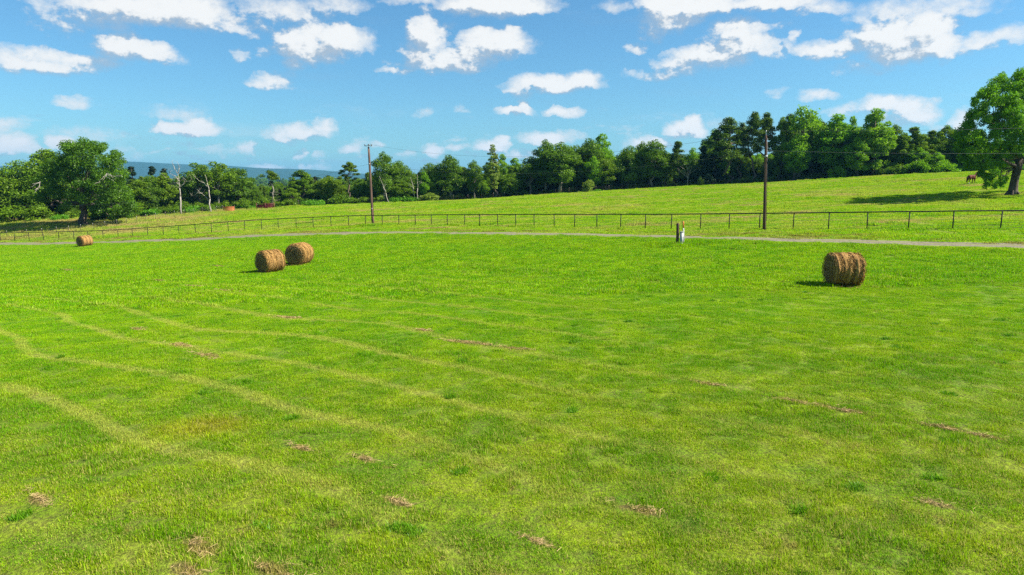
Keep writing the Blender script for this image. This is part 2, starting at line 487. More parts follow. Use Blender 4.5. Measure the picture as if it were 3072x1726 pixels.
def sstep(x, a, b):
    t_ = np.clip((x - a) / (b - a), 0, 1)
    return t_ * t_ * (3 - 2 * t_)

def ground_z(x, y):
    x = np.atleast_1d(np.asarray(x, dtype=float)); y = np.atleast_1d(np.asarray(y, dtype=float))
    sh = x.shape
    x = x.ravel(); y = y.ravel()
    z = np.empty(len(x))
    for i in range(0, len(x), 20000):
        p = np.stack([x[i:i + 20000], y[i:i + 20000]], 1) / 50.0
        d2 = ((p[:, None] - _P[None]) ** 2).sum(-1)
        z[i:i + 20000] = _phi(d2) @ _W[:_n] + _W[_n] + p @ _W[_n + 1:]
    r = np.hypot(x, y - 90)
    far = -34 + 30 * np.exp(-((y - 1500) / 650.0) ** 2) + 8 * np.sin(x / 310.0 + 1) * np.sin(y / 420.0)
    far = far + 16 * sstep(x, 80, 500)
    w = sstep(r, 175, 620)
    z = z * (1 - w) + far * w
    z = z + 0.035 * (np.sin(x * 0.61 + 1.3) * np.sin(y * 0.47) + np.sin(x * .23 + y * .31))
    return z.reshape(sh)

def gz(x, y):
    return float(ground_z(x, y)[0])

def hit(u, v, dmin=6.0, dmax=260.0):
    """where the sight line of a photo pixel meets the ground"""
    d = np.geomspace(dmin, dmax, 900)
    r = ray(u, v)
    pts = np.array([0, 0, CAMZ])[None] + r[None] * (d / r[1])[:, None]
    below = pts[:, 2] < ground_z(pts[:, 0], pts[:, 1])
    i = int(np.argmax(below)) if below.any() else len(d) - 1
    p = pts[i].copy()
    p[2] = gz(p[0], p[1])
    return p

road_pts = np.array([[at(u, v, d)[0], d] for u, v, d in zip(ROAD_U, ROAD_V, ROAD_D)])
def road_y(x):
    x = np.asarray(x, dtype=float)
    y = np.interp(x, road_pts[:, 0], road_pts[:, 1])
    s0 = (road_pts[1, 1] - road_pts[0, 1]) / (road_pts[1, 0] - road_pts[0, 0])
    s1 = (road_pts[-1, 1] - road_pts[-2, 1]) / (road_pts[-1, 0] - road_pts[-2, 0])
    y = np.where(x < road_pts[0, 0], road_pts[0, 1] + s0 * (x - road_pts[0, 0]), y)
    return np.where(x > road_pts[-1, 0], road_pts[-1, 1] + s1 * (x - road_pts[-1, 0]), y)

edge_pts = np.array([[at(u, 600, d)[0], d] for u, d in ((-400,150),(0,150),(400,150),(700,158),(900,165),(1300,170),(1536,172),(2000,172),(2300,166),(2600,157),(2900,148),(3072,146),(3500,140))])
def edge_y(x):
    return np.interp(x, edge_pts[:, 0], edge_pts[:, 1])

# ---- colours shared by the ground and the grass that grows on it
SPOTS = [(477,844,1.1,.4),(575,860,1.3,.45),(680,874,.9,.35),(417,990,.6,.3),(540,1038,.8,.35),(620,1067,.7,.35),(870,954,.8,.3),(1270,993,.5,.25),(1383,1028,.9,.3),(1440,1033,.6,.25),(1550,1049,.7,.3),
         (2120,1155,.4,.18),(2370,1205,.55,.2),(2470,1224,.35,.2),(2560,1238,.35,.18),(2850,1290,.6,.2),(2960,1312,.4,.16),(1908,1532,.42,.2),(1192,1508,.35,.16),(600,1646,.4,.25),(560,1715,.4,.2),(820,1720,.45,.22),
         (655,801,1.1,.4),(200,812,1.4,.4),(2820,1516,.35,.16),(1620,1630,.3,.14),(120,1500,.4,.22),(1100,1380,.3,.18),(900,1345,.35,.18)]
SPOT_XY = []
for (u, v, a, b) in SPOTS:
    p = hit(u, v)
    SPOT_XY.append((p[0], p[1], a, b))

def field_colour_group():
    g = bpy.data.node_groups.new("field_colour", 'ShaderNodeTree')
    for nm, st in (("Position", 'NodeSocketVector'), ("Zone", 'NodeSocketFloat')):
        g.interface.new_socket(nm, in_out='INPUT', socket_type=st)
    for nm, st in (("Color", 'NodeSocketColor'), ("Dry", 'NodeSocketFloat')):
        g.interface.new_socket(nm, in_out='OUTPUT', socket_type=st)
    t = NT(g)
    gi = g.nodes.new('NodeGroupInput'); go = g.nodes.new('NodeGroupOutput')
    P, zone = gi.outputs[0], gi.outputs[1]
    x, y, z = t.sep(P)
    flat = t.comb(x, y, 0.0)
    big, bigc = t.noise(flat, 0.11, 3.0, 0.55)
    mid, _ = t.noise(flat, 0.7, 4.0, 0.6)
    fine, _ = t.noise(flat, 4.5, 3.0, 0.65)
    # --- mown hay field
    g1 = t.mix(t.smooth(mid, 0.36, 0.66), rgba((0.140, 0.335, 0.002)), rgba((0.250, 0.430, 0.003)))
    near = t.smooth(y, 10.0, 26.0, 1.0, 0.0)
    g1 = t.mix(t.m('MULTIPLY', near, 0.45), g1, t.mix(t.smooth(mid, 0.36, 0.66), rgba((0.120, 0.210, 0.004)), rgba((0.300, 0.340, 0.016))))
    g1 = t.mix(t.m('MULTIPLY', t.smooth(big, 0.48, 0.66), 0.35), g1, rgba((0.270, 0.390, 0.003)))
    g1 = t.mix(t.m('MULTIPLY', t.smooth(big, 0.46, 0.32), 0.40), g1, rgba((0.095, 0.275, 0.002)))
    lush, _ = t.noise(t.vm('ADD', flat, (31.0, 7.0, 0.0)), 1.15, 2.0, 0.5)
    g1 = t.mix(t.smooth(lush, 0.60, 0.74, 0.0, 0.45), g1, rgba((0.060, 0.190, 0.014)))
    # raked rows run slantwise over the field
    wob, _ = t.noise(flat, 0.05, 2.0, 0.5)
    n_ = t.m('ADD', t.m('MULTIPLY', x, 0.60), t.m('MULTIPLY', y, 0.80))
    n_ = t.m('ADD', n_, t.m('MULTIPLY', t.m('SUBTRACT', wob, 0.5), 7.0))
    ph = t.m('MULTIPLY', t.m('ADD', n_, 2.2), 2 * math.pi / 2.45)
    row = t.m('MULTIPLY_ADD', t.m('COSINE', ph), 0.5, 0.5)
    brk, _ = t.noise(flat, 0.28, 3.0, 0.6)
    rowm = t.m('MULTIPLY', t.smooth(row, 0.89, 1.0), t.smooth(t.m('ADD', t.m('MULTIPLY', brk, .7), t.m('MULTIPLY', mid, .3)), 0.30, 0.50))
    rowm = t.m('MULTIPLY', rowm, t.smooth(y, 48.0, 24.0))
    rowm = t.m('MULTIPLY', rowm, t.smooth(y, 7.0, 12.0, 0.35, 1.0))
    g1 = t.mix(t.m('MULTIPLY', rowm, t.smooth(x, 7.0, -4.0, 0.18, 0.56)), g1, rgba((0.430, 0.450, 0.080)))
    # one yellow mossy patch
    mp = hit(600, 1285)
    md = t.vm('LENGTH', t.vm('MULTIPLY', t.vm('SUBTRACT', flat, (float(mp[0]), float(mp[1]), 0.0)), (0.80, 1.1, 0.0)))
    md = t.m('ADD', md, t.m('MULTIPLY', t.m('SUBTRACT', mid, 0.5), 1.2))
    g1 = t.mix(t.smooth(md, 1.0, 0.25, 0.0, 0.8), g1, rgba((0.300, 0.300, 0.010)))
    # scraps of dry hay
    spot = None
    for (sx, sy, a, b) in SPOT_XY:
        q = t.vm('SUBTRACT', flat, (float(sx), float(sy), 0.0))
        qx = t.m('DIVIDE', t.vm('DOT_PRODUCT', q, (0.83, -0.56, 0.0)), a * 1.1)
        qy = t.m('DIVIDE', t.vm('DOT_PRODUCT', q, (0.56, 0.83, 0.0)), b * .8)
        k = t.m('SUBTRACT', 1.0, t.m('ADD', t.m('MULTIPLY', qx, qx), t.m('MULTIPLY', qy, qy)))
        spot = k if spot is None else t.m('MAXIMUM', spot, k)
    sp = t.m('ADD', spot, t.m('MULTIPLY', t.m('SUBTRACT', fine, 0.5), 1.6))
    spm = t.smooth(sp, 0.30, 0.95, 0.0, 0.8)
    scrap = t.m('MULTIPLY', t.smooth(row, 0.80, 1.0), t.smooth(t.m('ADD', t.m('MULTIPLY', brk, 0.5), t.m('MULTIPLY', fine, 0.5)), 0.58, 0.68))
    dry1 = t.m('MAXIMUM', spm, t.m('MULTIPLY', t.m('MULTIPLY', scrap, 0.75), t.smooth(y, 40.0, 15.0)))
    patch, _ = t.noise(t.vm('ADD', flat, (11.0, 3.0, 0.0)), 1.7, 4.0, 0.65)
    dry1 = t.m('MAXIMUM', dry1, t.m('MULTIPLY', t.smooth(patch, 0.60, 0.74), t.m('MULTIPLY', t.smooth(y, 19.0, 7.0), 0.8)))
    c1 = t.mix(t.m('MULTIPLY', dry1, 0.9), g1, t.mix(fine, rgba((0.210, 0.145, 0.050)), rgba((0.440, 0.330, 0.120))))
    # --- grazed pasture behind the road
    sq = t.vm('MULTIPLY', flat, (0.32, 1.0, 1.0))
    pb, _ = t.noise(sq, 0.14, 4.0, 0.6)
    pm, _ = t.noise(sq, 0.75, 4.0, 0.65)
    c2 = t.mix(t.smooth(pm, 0.36, 0.66), rgba((0.170, 0.365, 0.003)), rgba((0.330, 0.460, 0.010)))
    c2 = t.mix(t.m('MULTIPLY', t.smooth(pb, 0.46, 0.64), 0.55), c2, rgba((0.410, 0.430, 0.060)))
    c2 = t.mix(t.m('MULTIPLY', t.smooth(pb, 0.45, 0.32), 0.6), c2, rgba((0.190, 0.370, 0.008)))
    tan, _ = t.noise(t.vm('ADD', sq, (5.0, 17.0, 0.0)), 0.22, 4.0, 0.65)
    dry2 = t.smooth(tan, 0.52, 0.68, 0.0, 0.8)
    left = t.m('MULTIPLY', t.smooth(x, -52.0, -66.0), t.smooth(t.m('ADD', y, t.m('MULTIPLY', pm, 10.0)), 116.0, 126.0))
    dry2 = t.m('MAXIMUM', dry2, t.m('MULTIPLY', left, t.smooth(tan, 0.40, 0.60, 0.15, 0.8)))
    rough = t.smooth(t.m('ADD', pm, t.m('MULTIPLY', t.m('SUBTRACT', tan, 0.5), .8)), 0.5, 0.66)
    c2 = t.mix(dry2, c2, t.mix(pm, rgba((0.350, 0.250, 0.090)), rgba((0.560, 0.430, 0.190))))
    verge = t.smooth(zone, 1.98, 1.7, 0.0, 0.75)
    c2 = t.mix(t.m('MULTIPLY', verge, rough), c2, rgba((0.170, 0.150, 0.030)))
    zc = t.smooth(zone, 0.35, 0.65)
    g.links.new(t.mix(zc, c1, c2), go.inputs[0])
    nd = t.node('ShaderNodeMix', data_type='FLOAT')
    t.put(nd.inputs[0], zc); t.put(nd.inputs[2], dry1); t.put(nd.inputs[3], dry2)
    g.links.new(nd.outputs[0], go.inputs[1])
    return g
FIELD = field_colour_group()

def ground_mat():
    m, t, out = new_mat("turf")
    geo = t.node('ShaderNodeNewGeometry')
    at_ = t.node('ShaderNodeAttribute'); at_.attribute_name = "zone"
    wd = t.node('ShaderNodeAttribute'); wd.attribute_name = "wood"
    fg = t.node('ShaderNodeGroup'); fg.node_tree = FIELD
    t.l.new(geo.outputs['Position'], fg.inputs[0]); t.l.new(at_.outputs['Fac'], fg.inputs[1])
    n, _ = t.noise(geo.outputs['Position'], 2.6, 6.0, 0.75)
    n2, _ = t.noise(geo.outputs['Position'], 14.0, 4.0, 0.7)
    c = t.mix(t.smooth(n2, 0.3, 0.7, 0.85, 0.25), fg.outputs[0], rgba((0.075, 0.062, 0.022)))
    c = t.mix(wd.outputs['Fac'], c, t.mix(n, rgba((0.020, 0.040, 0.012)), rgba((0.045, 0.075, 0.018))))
    h = t.m('ADD', n, t.m('MULTIPLY', n2, 0.5))
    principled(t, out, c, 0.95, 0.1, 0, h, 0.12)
    return m
M['turf'] = ground_mat()

def build_ground():
    def axis(lo_f, lo, hi, hi_f, step, grow):
        a = list(np.arange(lo, hi + 1e-6, step))
        s = step
        while a[-1] < hi_f:
            s *= grow; a.append(a[-1] + s)
        s = step
        while a[0] > lo_f:
            s *= grow; a.insert(0, a[0] - s)
        return np.array(a)
    xs = axis(-9000, -130, 110, 9000, 1.0, 1.09)
    ys = axis(-140, 4, 185, 9000, 1.0, 1.09)
    X, Y = np.meshgrid(xs, ys)
    Z = ground_z(X, Y)
    nx, ny = len(xs), len(ys)
    idx = np.arange(nx * ny).reshape(ny, nx)
    q = np.stack([idx[:-1, :-1], idx[:-1, 1:], idx[1:, 1:], idx[1:, :-1]], -1).reshape(-1, 4)
    dy = Y - road_y(X)
    zone = sstep(dy, -0.6, 0.6) + sstep(dy, 5.0, 9.0)
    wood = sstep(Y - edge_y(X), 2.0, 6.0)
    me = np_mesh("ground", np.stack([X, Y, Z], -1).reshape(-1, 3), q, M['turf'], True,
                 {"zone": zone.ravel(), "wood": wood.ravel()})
    return tag(link("ground", me), "rolling ground under the hay field and pasture", None, None, 'structure')
build_ground()

def build_road():
    m, t, out = new_mat("gravel_lane")
    geo = t.node('ShaderNodeNewGeometry')
    at_ = t.node('ShaderNodeAttribute'); at_.attribute_name = "across"
    n, _ = t.noise(geo.outputs['Position'], 5.0, 6.0, 0.7)
    n2, _ = t.noise(geo.outputs['Position'], 0.5, 3.0, 0.6)
    c = t.mix(t.smooth(n, 0.3, 0.7), rgba((0.105, 0.090, 0.074)), rgba((0.230, 0.196, 0.162)))
    mid = t.smooth(t.m('ABSOLUTE', t.m('ADD', at_.outputs['Fac'], t.m('MULTIPLY', t.m('SUBTRACT', n2, 0.5), 0.5))), 0.28, 0.08)
    c = t.mix(t.m('MULTIPLY', mid, 0.6), c, rgba((0.170, 0.190, 0.030)))
    ed = t.smooth(t.m('ADD', t.m('ABSOLUTE', at_.outputs['Fac']), t.m('MULTIPLY', t.m('SUBTRACT', n, 0.5), 0.5)), 0.56, 0.80)
    c = t.mix(ed, c, rgba((0.190, 0.260, 0.020)))
    principled(t, out, c, 0.95, 0.15, 0, n, 0.03)
    s = np.linspace(-128, 60, 380)
    y = road_y(s)
    k = np.ones(21) / 21
    ysm = np.convolve(np.pad(y, 10, mode='edge'), k, 'valid')
    ctr = np.stack([s, ysm], 1)
    tan = np.gradient(ctr, axis=0); tan /= np.linalg.norm(tan, axis=1)[:, None]
    nor = np.stack([-tan[:, 1], tan[:, 0]], 1)
    rows, acr = [], []
    prof = [(-1.9, -0.05), (-1.5, 0.02), (-1.05, 0.03), (-0.65, 0.015), (0.0, 0.06), (0.65, 0.015), (1.05, 0.03), (1.5, 0.02), (1.9, -0.05)]
    for (o, h) in prof:
        o2 = o * (1 + 0.06 * np.sin(s * 0.9 + o)) * (1 - .22 * sstep(s, 0, 28))
        pp = ctr + nor * o2[:, None]
        rows.append(np.stack([pp[:, 0], pp[:, 1], ground_z(pp[:, 0], pp[:, 1]) + h + 0.012], 1))
        acr.append(np.full(len(s), o / 1.9))
    V = np.stack(rows, 0); nr, ns = V.shape[:2]
    idx = np.arange(nr * ns).reshape(nr, ns)
    q = np.stack([idx[:-1, :-1], idx[:-1, 1:], idx[1:, 1:], idx[1:, :-1]], -1).reshape(-1, 4)
    me = np_mesh("gravel_road", V.reshape(-1, 3), q, m, True, {"across": np.concatenate(acr)})
    tag(link("gravel_road", me), "narrow grey gravel lane curving past the hay field", None, None, 'structure')
build_road()

def build_hills():
    m, t, out = new_mat("forested_hills")
    geo = t.node('ShaderNodeNewGeometry')
    n, _ = t.noise(geo.outputs['Position'], 0.012, 6.0, 0.65)
    c = t.mix(n, rgba((0.012, 0.035, 0.012)), rgba((0.035, 0.065, 0.022)))
    principled(t, out, c, 0.95, 0.05, 0, n, 12.0)
    d = 6500.0
    prof = [(-600,520),(-200,508),(0,500),(200,490),(330,485),(385,485),(430,486),(470,488.5),(510,493),(560,493),(620,494),(680,496),(720,500),(768,505),(830,505.5),(900,507.5),(950,510),(985,513),(1030,517),(1100,523),(1200,528),(1350,532),(1600,536),(2200,538),(3000,536),(3700,532)]
    us = np.linspace(-600, 3700, 220)
    vs = np.interp(us, [p[0] for p in prof], [p[1] for p in prof])
    k = np.hanning(9); k /= k.sum()
    vs = np.convolve(np.pad(vs, 4, mode='edge'), k, 'valid')
    top = np.array([at(u, v, d) for u, v in zip(us, vs)])
    rg = np.random.default_rng(3)
    rows = []
    ts = np.array([-2100, -1700, -1300, -900, -600, -350, -150, 0, 250, 600, 1000, 1600])
    for o in ts:
        f = math.exp(-(o / 900.0) ** 2)
        r = top.copy()
        r[:, 0] *= (d + o) / d
        r[:, 1] = d + o
        spur = 1 + 0.22 * np.sin(us * 0.031 + o * 0.002) * (1 - f)
        r[:, 2] = -60 + (top[:, 2] + 60) * f * spur + rg.normal(0, 1.2, len(us))
        rows.append(r)
    V = np.stack(rows, 0); nr, ns = V.shape[:2]
    idx = np.arange(nr * ns).reshape(nr, ns)
    q = np.stack([idx[:-1, :-1], idx[:-1, 1:], idx[1:, 1:], idx[1:, :-1]], -1).reshape(-1, 4)
    me = np_mesh("hills", V.reshape(-1, 3), q, m, True)
    tag(link("hills", me), "long blue wooded ridge on the horizon", None, None, 'structure')
build_hills()

# ------------------------------------------------------------------ trees
def unit(v):
    return v / (np.linalg.norm(v, axis=-1, keepdims=True) + 1e-9)

def leaves(rg, centres, radii, counts, size, up=0.35, rand=0.7, aspect=0.6, shell=0.55, droop=0.0):
    """rhombic leaf sprays spread through clumps; returns verts, quads, rnd"""
    C = np.repeat(centres, counts, axis=0)
    Rr = np.repeat(radii, counts, axis=0)
    n = len(C)
    d = unit(rg.normal(size=(n, 3)))
    rr = shell + (1 - shell) * rg.random(n) ** 0.6
    rr *= 1 + 0.16 * rg.normal(size=n)
    P = C + d * Rr * rr[:, None]
    nor = unit(d * (1 - rand) + unit(rg.normal(size=(n, 3))) * rand + np.array([0, 0, up]))
    tn = unit(np.cross(nor, unit(rg.normal(size=(n, 3)))))
    tn = unit(tn + np.array([0, 0, -droop]))
    bt = unit(np.cross(nor, tn))
    L = size * (0.6 + 0.8 * rg.random(n))[:, None]
    W = L * aspect
    V = np.stack([P - tn * L * .5, P + bt * W * .5 - tn * L * .05 + nor * L * .06, P + tn * L * .5, P - bt * W * .5 - tn * L * .05 + nor * L * .06], 1)
    q = np.arange(n * 4).reshape(n, 4)
    clump_r = np.repeat(rg.random(len(centres)), counts)
    rnd = np.repeat(np.clip(0.6 * rg.random(n) + 0.4 * clump_r, 0, 1), 4)
    return V.reshape(-1, 3), q, rnd

def crown(name, rg, centres, radii, n_leaf, size, mat, **kw):
    n_leaf = int(n_leaf * 1.7); size = size * .86
    centres = np.asarray(centres, float); radii = np.asarray(radii, float)
    if radii.ndim == 1:
        radii = np.stack([radii, radii, radii * .8], 1)
    w = (radii[:, 0] * radii[:, 1]); w = w / w.sum()
    counts = np.maximum(6, (w * n_leaf).astype(int))
    V, q, r = leaves(rg, centres, radii, counts, size, **kw)
    return np_mesh(name, V, q, mat, False, {"rnd": r})

def limb(mb, rg, a, b, r0, r1, seg=5, sag=0.0, sides=5):
    a = np.asarray(a, float); b = np.asarray(b, float)
    t_ = np.linspace(0, 1, seg + 1)[:, None]
    p = a + (b - a) * t_
    L = np.linalg.norm(b - a)
    p[1:-1] += rg.normal(0, 0.035 * L, (seg - 1, 3))
    p[:, 2] += sag * L * np.sin(t_[:, 0] * math.pi)
    mb.tube(p, np.linspace(r0, r1, seg + 1), sides)
    return p

PROTO = {}
def broadleaf(key, H, W, base, n_clump, n_leaf, size, mat, bark, seed, top_pow=1.0, clump=0.2, lean=0.0, multi=1, skew=0.0, up=0.35):
    rg = np.random.default_rng(seed)
    hc = H - base
    cs, rs = [], []
    for i in range(n_clump):
        for _ in range(60):
            hf = rg.random() ** 0.85
            env = (math.sin(math.pi * min(1, 0.12 + 0.88 * hf) ** top_pow)) ** 0.55 if hf < 1 else 0.0
            ang = rg.random() * 2 * math.pi
            rad = W / 2 * env * (0.35 + 0.65 * rg.random() ** 0.5)
            r = W * clump * (0.65 + 0.6 * rg.random())
            rad = max(0.0, rad - r * 0.6)
            c = np.array([math.cos(ang) * rad + skew * W * hf, math.sin(ang) * rad, base + r * .6 + hf * (hc - 1.5 * r)])
            if all(np.linalg.norm(c - o) > 0.55 * (r + q) * .8 for o, q in zip(cs, rs)) or _ == 59:
                cs.append(c); rs.append(r)
                break
    cs = np.array(cs); rs = np.array(rs)
    mb = MB()
    for k in range(multi):
        off = np.array([0, 0, 0]) if multi == 1 else np.array([rg.normal(0, .35), rg.normal(0, .35), 0])
        top = np.array([lean * H + off[0] * 4 + skew * W * .4, off[1] * 4, H * 0.82])
        tp = limb(mb, rg, off, top, H * 0.018 + 0.05, 0.03, 8, 0, 7)
        for j in rg.choice(len(cs), min(len(cs), 16), replace=False):
            i = int(np.clip((cs[j][2] - 0.35 * np.linalg.norm(cs[j][:2])) / H * 8, 1, 7))
            limb(mb, rg, tp[i], cs[j] + [0, 0, rs[j] * .2], H * 0.006 + 0.02, 0.015, 4, 0.06, 4)
    PROTO[key] = (mb.mesh("trunk", M[bark], True), crown("crown", rg, cs, rs, n_leaf, size, M[mat], up=up), H, W)

def pine(key, H, W, base, n_clump, n_leaf, size, mat, seed, flat=0.45, bark='pine_bark', taper=0.75):
    rg = np.random.default_rng(seed)
    mb = MB()
    tp = limb(mb, rg, (0, 0, 0), (rg.normal(0, .3), rg.normal(0, .3), H * .97), H * 0.011 + 0.06, 0.03, 9, 0, 7)
    cs, rs = [], []
    for i in range(n_clump):
        hf = rg.random()
        rad = W / 2 * (1 - hf) ** taper * (0.25 + 0.75 * rg.random())
        rad = max(rad, 0.15)
        ang = rg.random() * 2 * math.pi
        z = base + hf * (H - base) * .97
        c = np.array([math.cos(ang) * rad, math.sin(ang) * rad, z])
        r = W * (0.10 + 0.06 * rg.random())
        cs.append(c); rs.append((r, r, r * flat))
        i0 = int(np.clip(z / H * 9 - 0.3, 1, 9))
        if i % 2 == 0:
            limb(mb, rg, tp[i0] - [0, 0, .2], c, 0.05, 0.015, 3, 0.05, 4)
    for i in range(7):                                  # short dead stubs on the bare bole
        z = base * (0.35 + 0.6 * rg.random()); ang = rg.random() * 6.28
        i0 = int(np.clip(z / H * 9, 1, 9))
        limb(mb, rg, tp[i0], tp[i0] + np.array([math.cos(ang), math.sin(ang), 0.2]) * (0.5 + rg.random()), 0.03, 0.01, 3, 0, 4)
    PROTO[key] = (mb.mesh("trunk", M[bark], True),
                  crown("crown", rg, cs, np.array(rs), n_leaf, size, M[mat], up=0.45, rand=0.6, aspect=0.34, shell=0.35), H, W)

def cone_tree(key, H, W, n_leaf, size, mat, seed):
    rg = np.random.default_rng(seed)
    mb = MB(); limb(mb, rg, (0, 0, 0), (0, 0, H * .95), H * .014 + .05, .02, 6, 0, 6)
    cs, rs = [], []
    for i in range(60):
        hf = rg.random() ** 1.3
        rad = W / 2 * (1 - hf) ** .85 * (0.45 + .55 * rg.random()); ang = rg.random() * 6.28
        cs.append((math.cos(ang) * rad, math.sin(ang) * rad, 0.4 + hf * (H - .6)))
        r = W * (.09 + .07 * rg.random()) * (1.1 - .6 * hf); rs.append((r, r, r * .9))
    PROTO[key] = (mb.mesh("trunk", M['bark'], True), crown("crown", rg, cs, np.array(rs), n_leaf, size, M[mat], up=.3, aspect=.4, shell=.3), H, W)

def bush(key, H, W, n_leaf, size, mat, seed):
    rg = np.random.default_rng(seed)
    mb = MB()
    cs, rs = [], []
    for i in range(16):
        ang = rg.random() * 6.28; rad = W / 2 * rg.random() ** .6 * .8
        hf = rg.random() * (1 - (rad / (W / 2)) ** 2 * .6)
        r = W * (.12 + .1 * rg.random())
        c = np.array([math.cos(ang) * rad, math.sin(ang) * rad, r * .5 + hf * (H - 1.4 * r)])
        cs.append(c); rs.append((r, r, min(r, H * .3)))
        if i < 8: limb(mb, rg, (c[0] * .15, c[1] * .15, 0), c, 0.04, 0.012, 4, .05, 4)
    PROTO[key] = (mb.mesh("stem", M['bark'], True), crown("foliage", rg, cs, np.array(rs), n_leaf, size, M[mat], up=.4, shell=.3), H, W)

broadleaf('round_a', 12, 8.5, 1.6, 52, 6200, .38, 'dark_leaf', 'bark', 11, clump=.145)
broadleaf('round_b', 12, 7.5, 2.4, 46, 5600, .38, 'oak_leaf', 'bark', 12, clump=.145)
broadleaf('round_c', 12, 8.0, 0.8, 54, 6400, .38, 'dark_leaf', 'bark', 13, clump=.14)
broadleaf('tall_a', 14, 7.0, 3.0, 54, 6200, .38, 'dark_leaf', 'grey_bark', 14, clump=.145)
broadleaf('tall_b', 14, 6.5, 1.2, 56, 6400, .38, 'oak_leaf', 'bark', 15, clump=.135)
broadleaf('loose_a', 14, 8.0, 3.4, 26, 3600, .42, 'bright_leaf', 'grey_bark', 16, clump=.15)
broadleaf('loose_b', 13, 7.5, 3.0, 22, 3200, .42, 'oak_leaf', 'grey_bark', 17, clump=.16, lean=.02)
broadleaf('bright_a', 14, 6.5, 0.8, 36, 6000, .40, 'bright_leaf', 'bark', 18, clump=.16)
broadleaf('bright_b', 13, 7.0, 1.6, 32, 5200, .40, 'bright_leaf', 'bark', 19, clump=.17)
broadleaf('slender', 14, 2.6, 2.2, 44, 2600, .34, 'pale_leaf', 'bark', 20, clump=.2)
pine('pine_a', 19, 6.5, 8.0, 95, 6000, .48, 'pine_leaf', 21, flat=.8, taper=.55)
pine('pine_b', 19, 5.2, 8.5, 80, 5000, .48, 'pine_leaf', 22, flat=.8, taper=.5)
pine('pine_c', 14, 5.0, 3.0, 60, 5000, .45, 'pine_leaf', 23, flat=.8, taper=.8)
pine('dark_pine', 14, 6.0, 2.0, 44, 4400, .55, 'dark_needle', 24, taper=.8)
cone_tree('cedar', 11, 4.6, 4600, .38, 'dark_needle', 25)
bush('bush_a', 2.4, 4.2, 1500, .30, 'dark_leaf', 26)
bush('bush_b', 1.6, 4.4, 1300, .26, 'fern_leaf', 27)
bush('bush_c', 3.2, 3.2, 1500, .30, 'pale_leaf', 28)
bush('bush_d', 3.4, 4.6, 1900, .32, 'oak_leaf', 29)

def place(key, x, y, H, W, name, label, cat, group, mat=None, rz=None, z=None, lean=0.0, parts=('trunk', 'crown')):
    tr, cr, h0, w0 = PROTO[key]
    o = thing(name, label, cat, (x, y, (gz(x, y) if z is None else z) - 0.05), rng.random() * 6.28 if rz is None else rz, group)
    o.rotation_euler[1] = lean
    o.scale = (W / w0, W / w0, H / h0)
    a = link(parts[0], tr, o); b = link(parts[1], cr, o)
    if mat:
        b.material_slots[0].link = 'OBJECT'
        b.material_slots[0].material = M[mat]
    return o

def edge_d(u):
    return float(np.interp(u, [0, 400, 700, 900, 1300, 1536, 2000, 2300, 2600, 2900, 3072], [152, 152, 160, 167, 172, 174, 174, 168, 160, 151, 149]))

NAMES = {'pine': ('pine_tree', 'pine'), 'broad': ('broadleaf_tree', 'tree'), 'cedar': ('cedar_tree', 'cedar')}
def tree(u, vtop, wpx, key, label, dd=0.0, mat=None, kind='broad', lean=0.0):
    d = edge_d(u) + dd
    top = at(u, vtop, d)
    z0 = gz(top[0], d)
    H = max(2.0, top[2] - z0)
    W = wpx / F_PX * d
    nm, cat = NAMES[kind]
    return place(key, top[0], d, H * 1.02, W * 1.12, nm, label, cat, 'trees along the far edge of the pasture', mat, lean=lean)

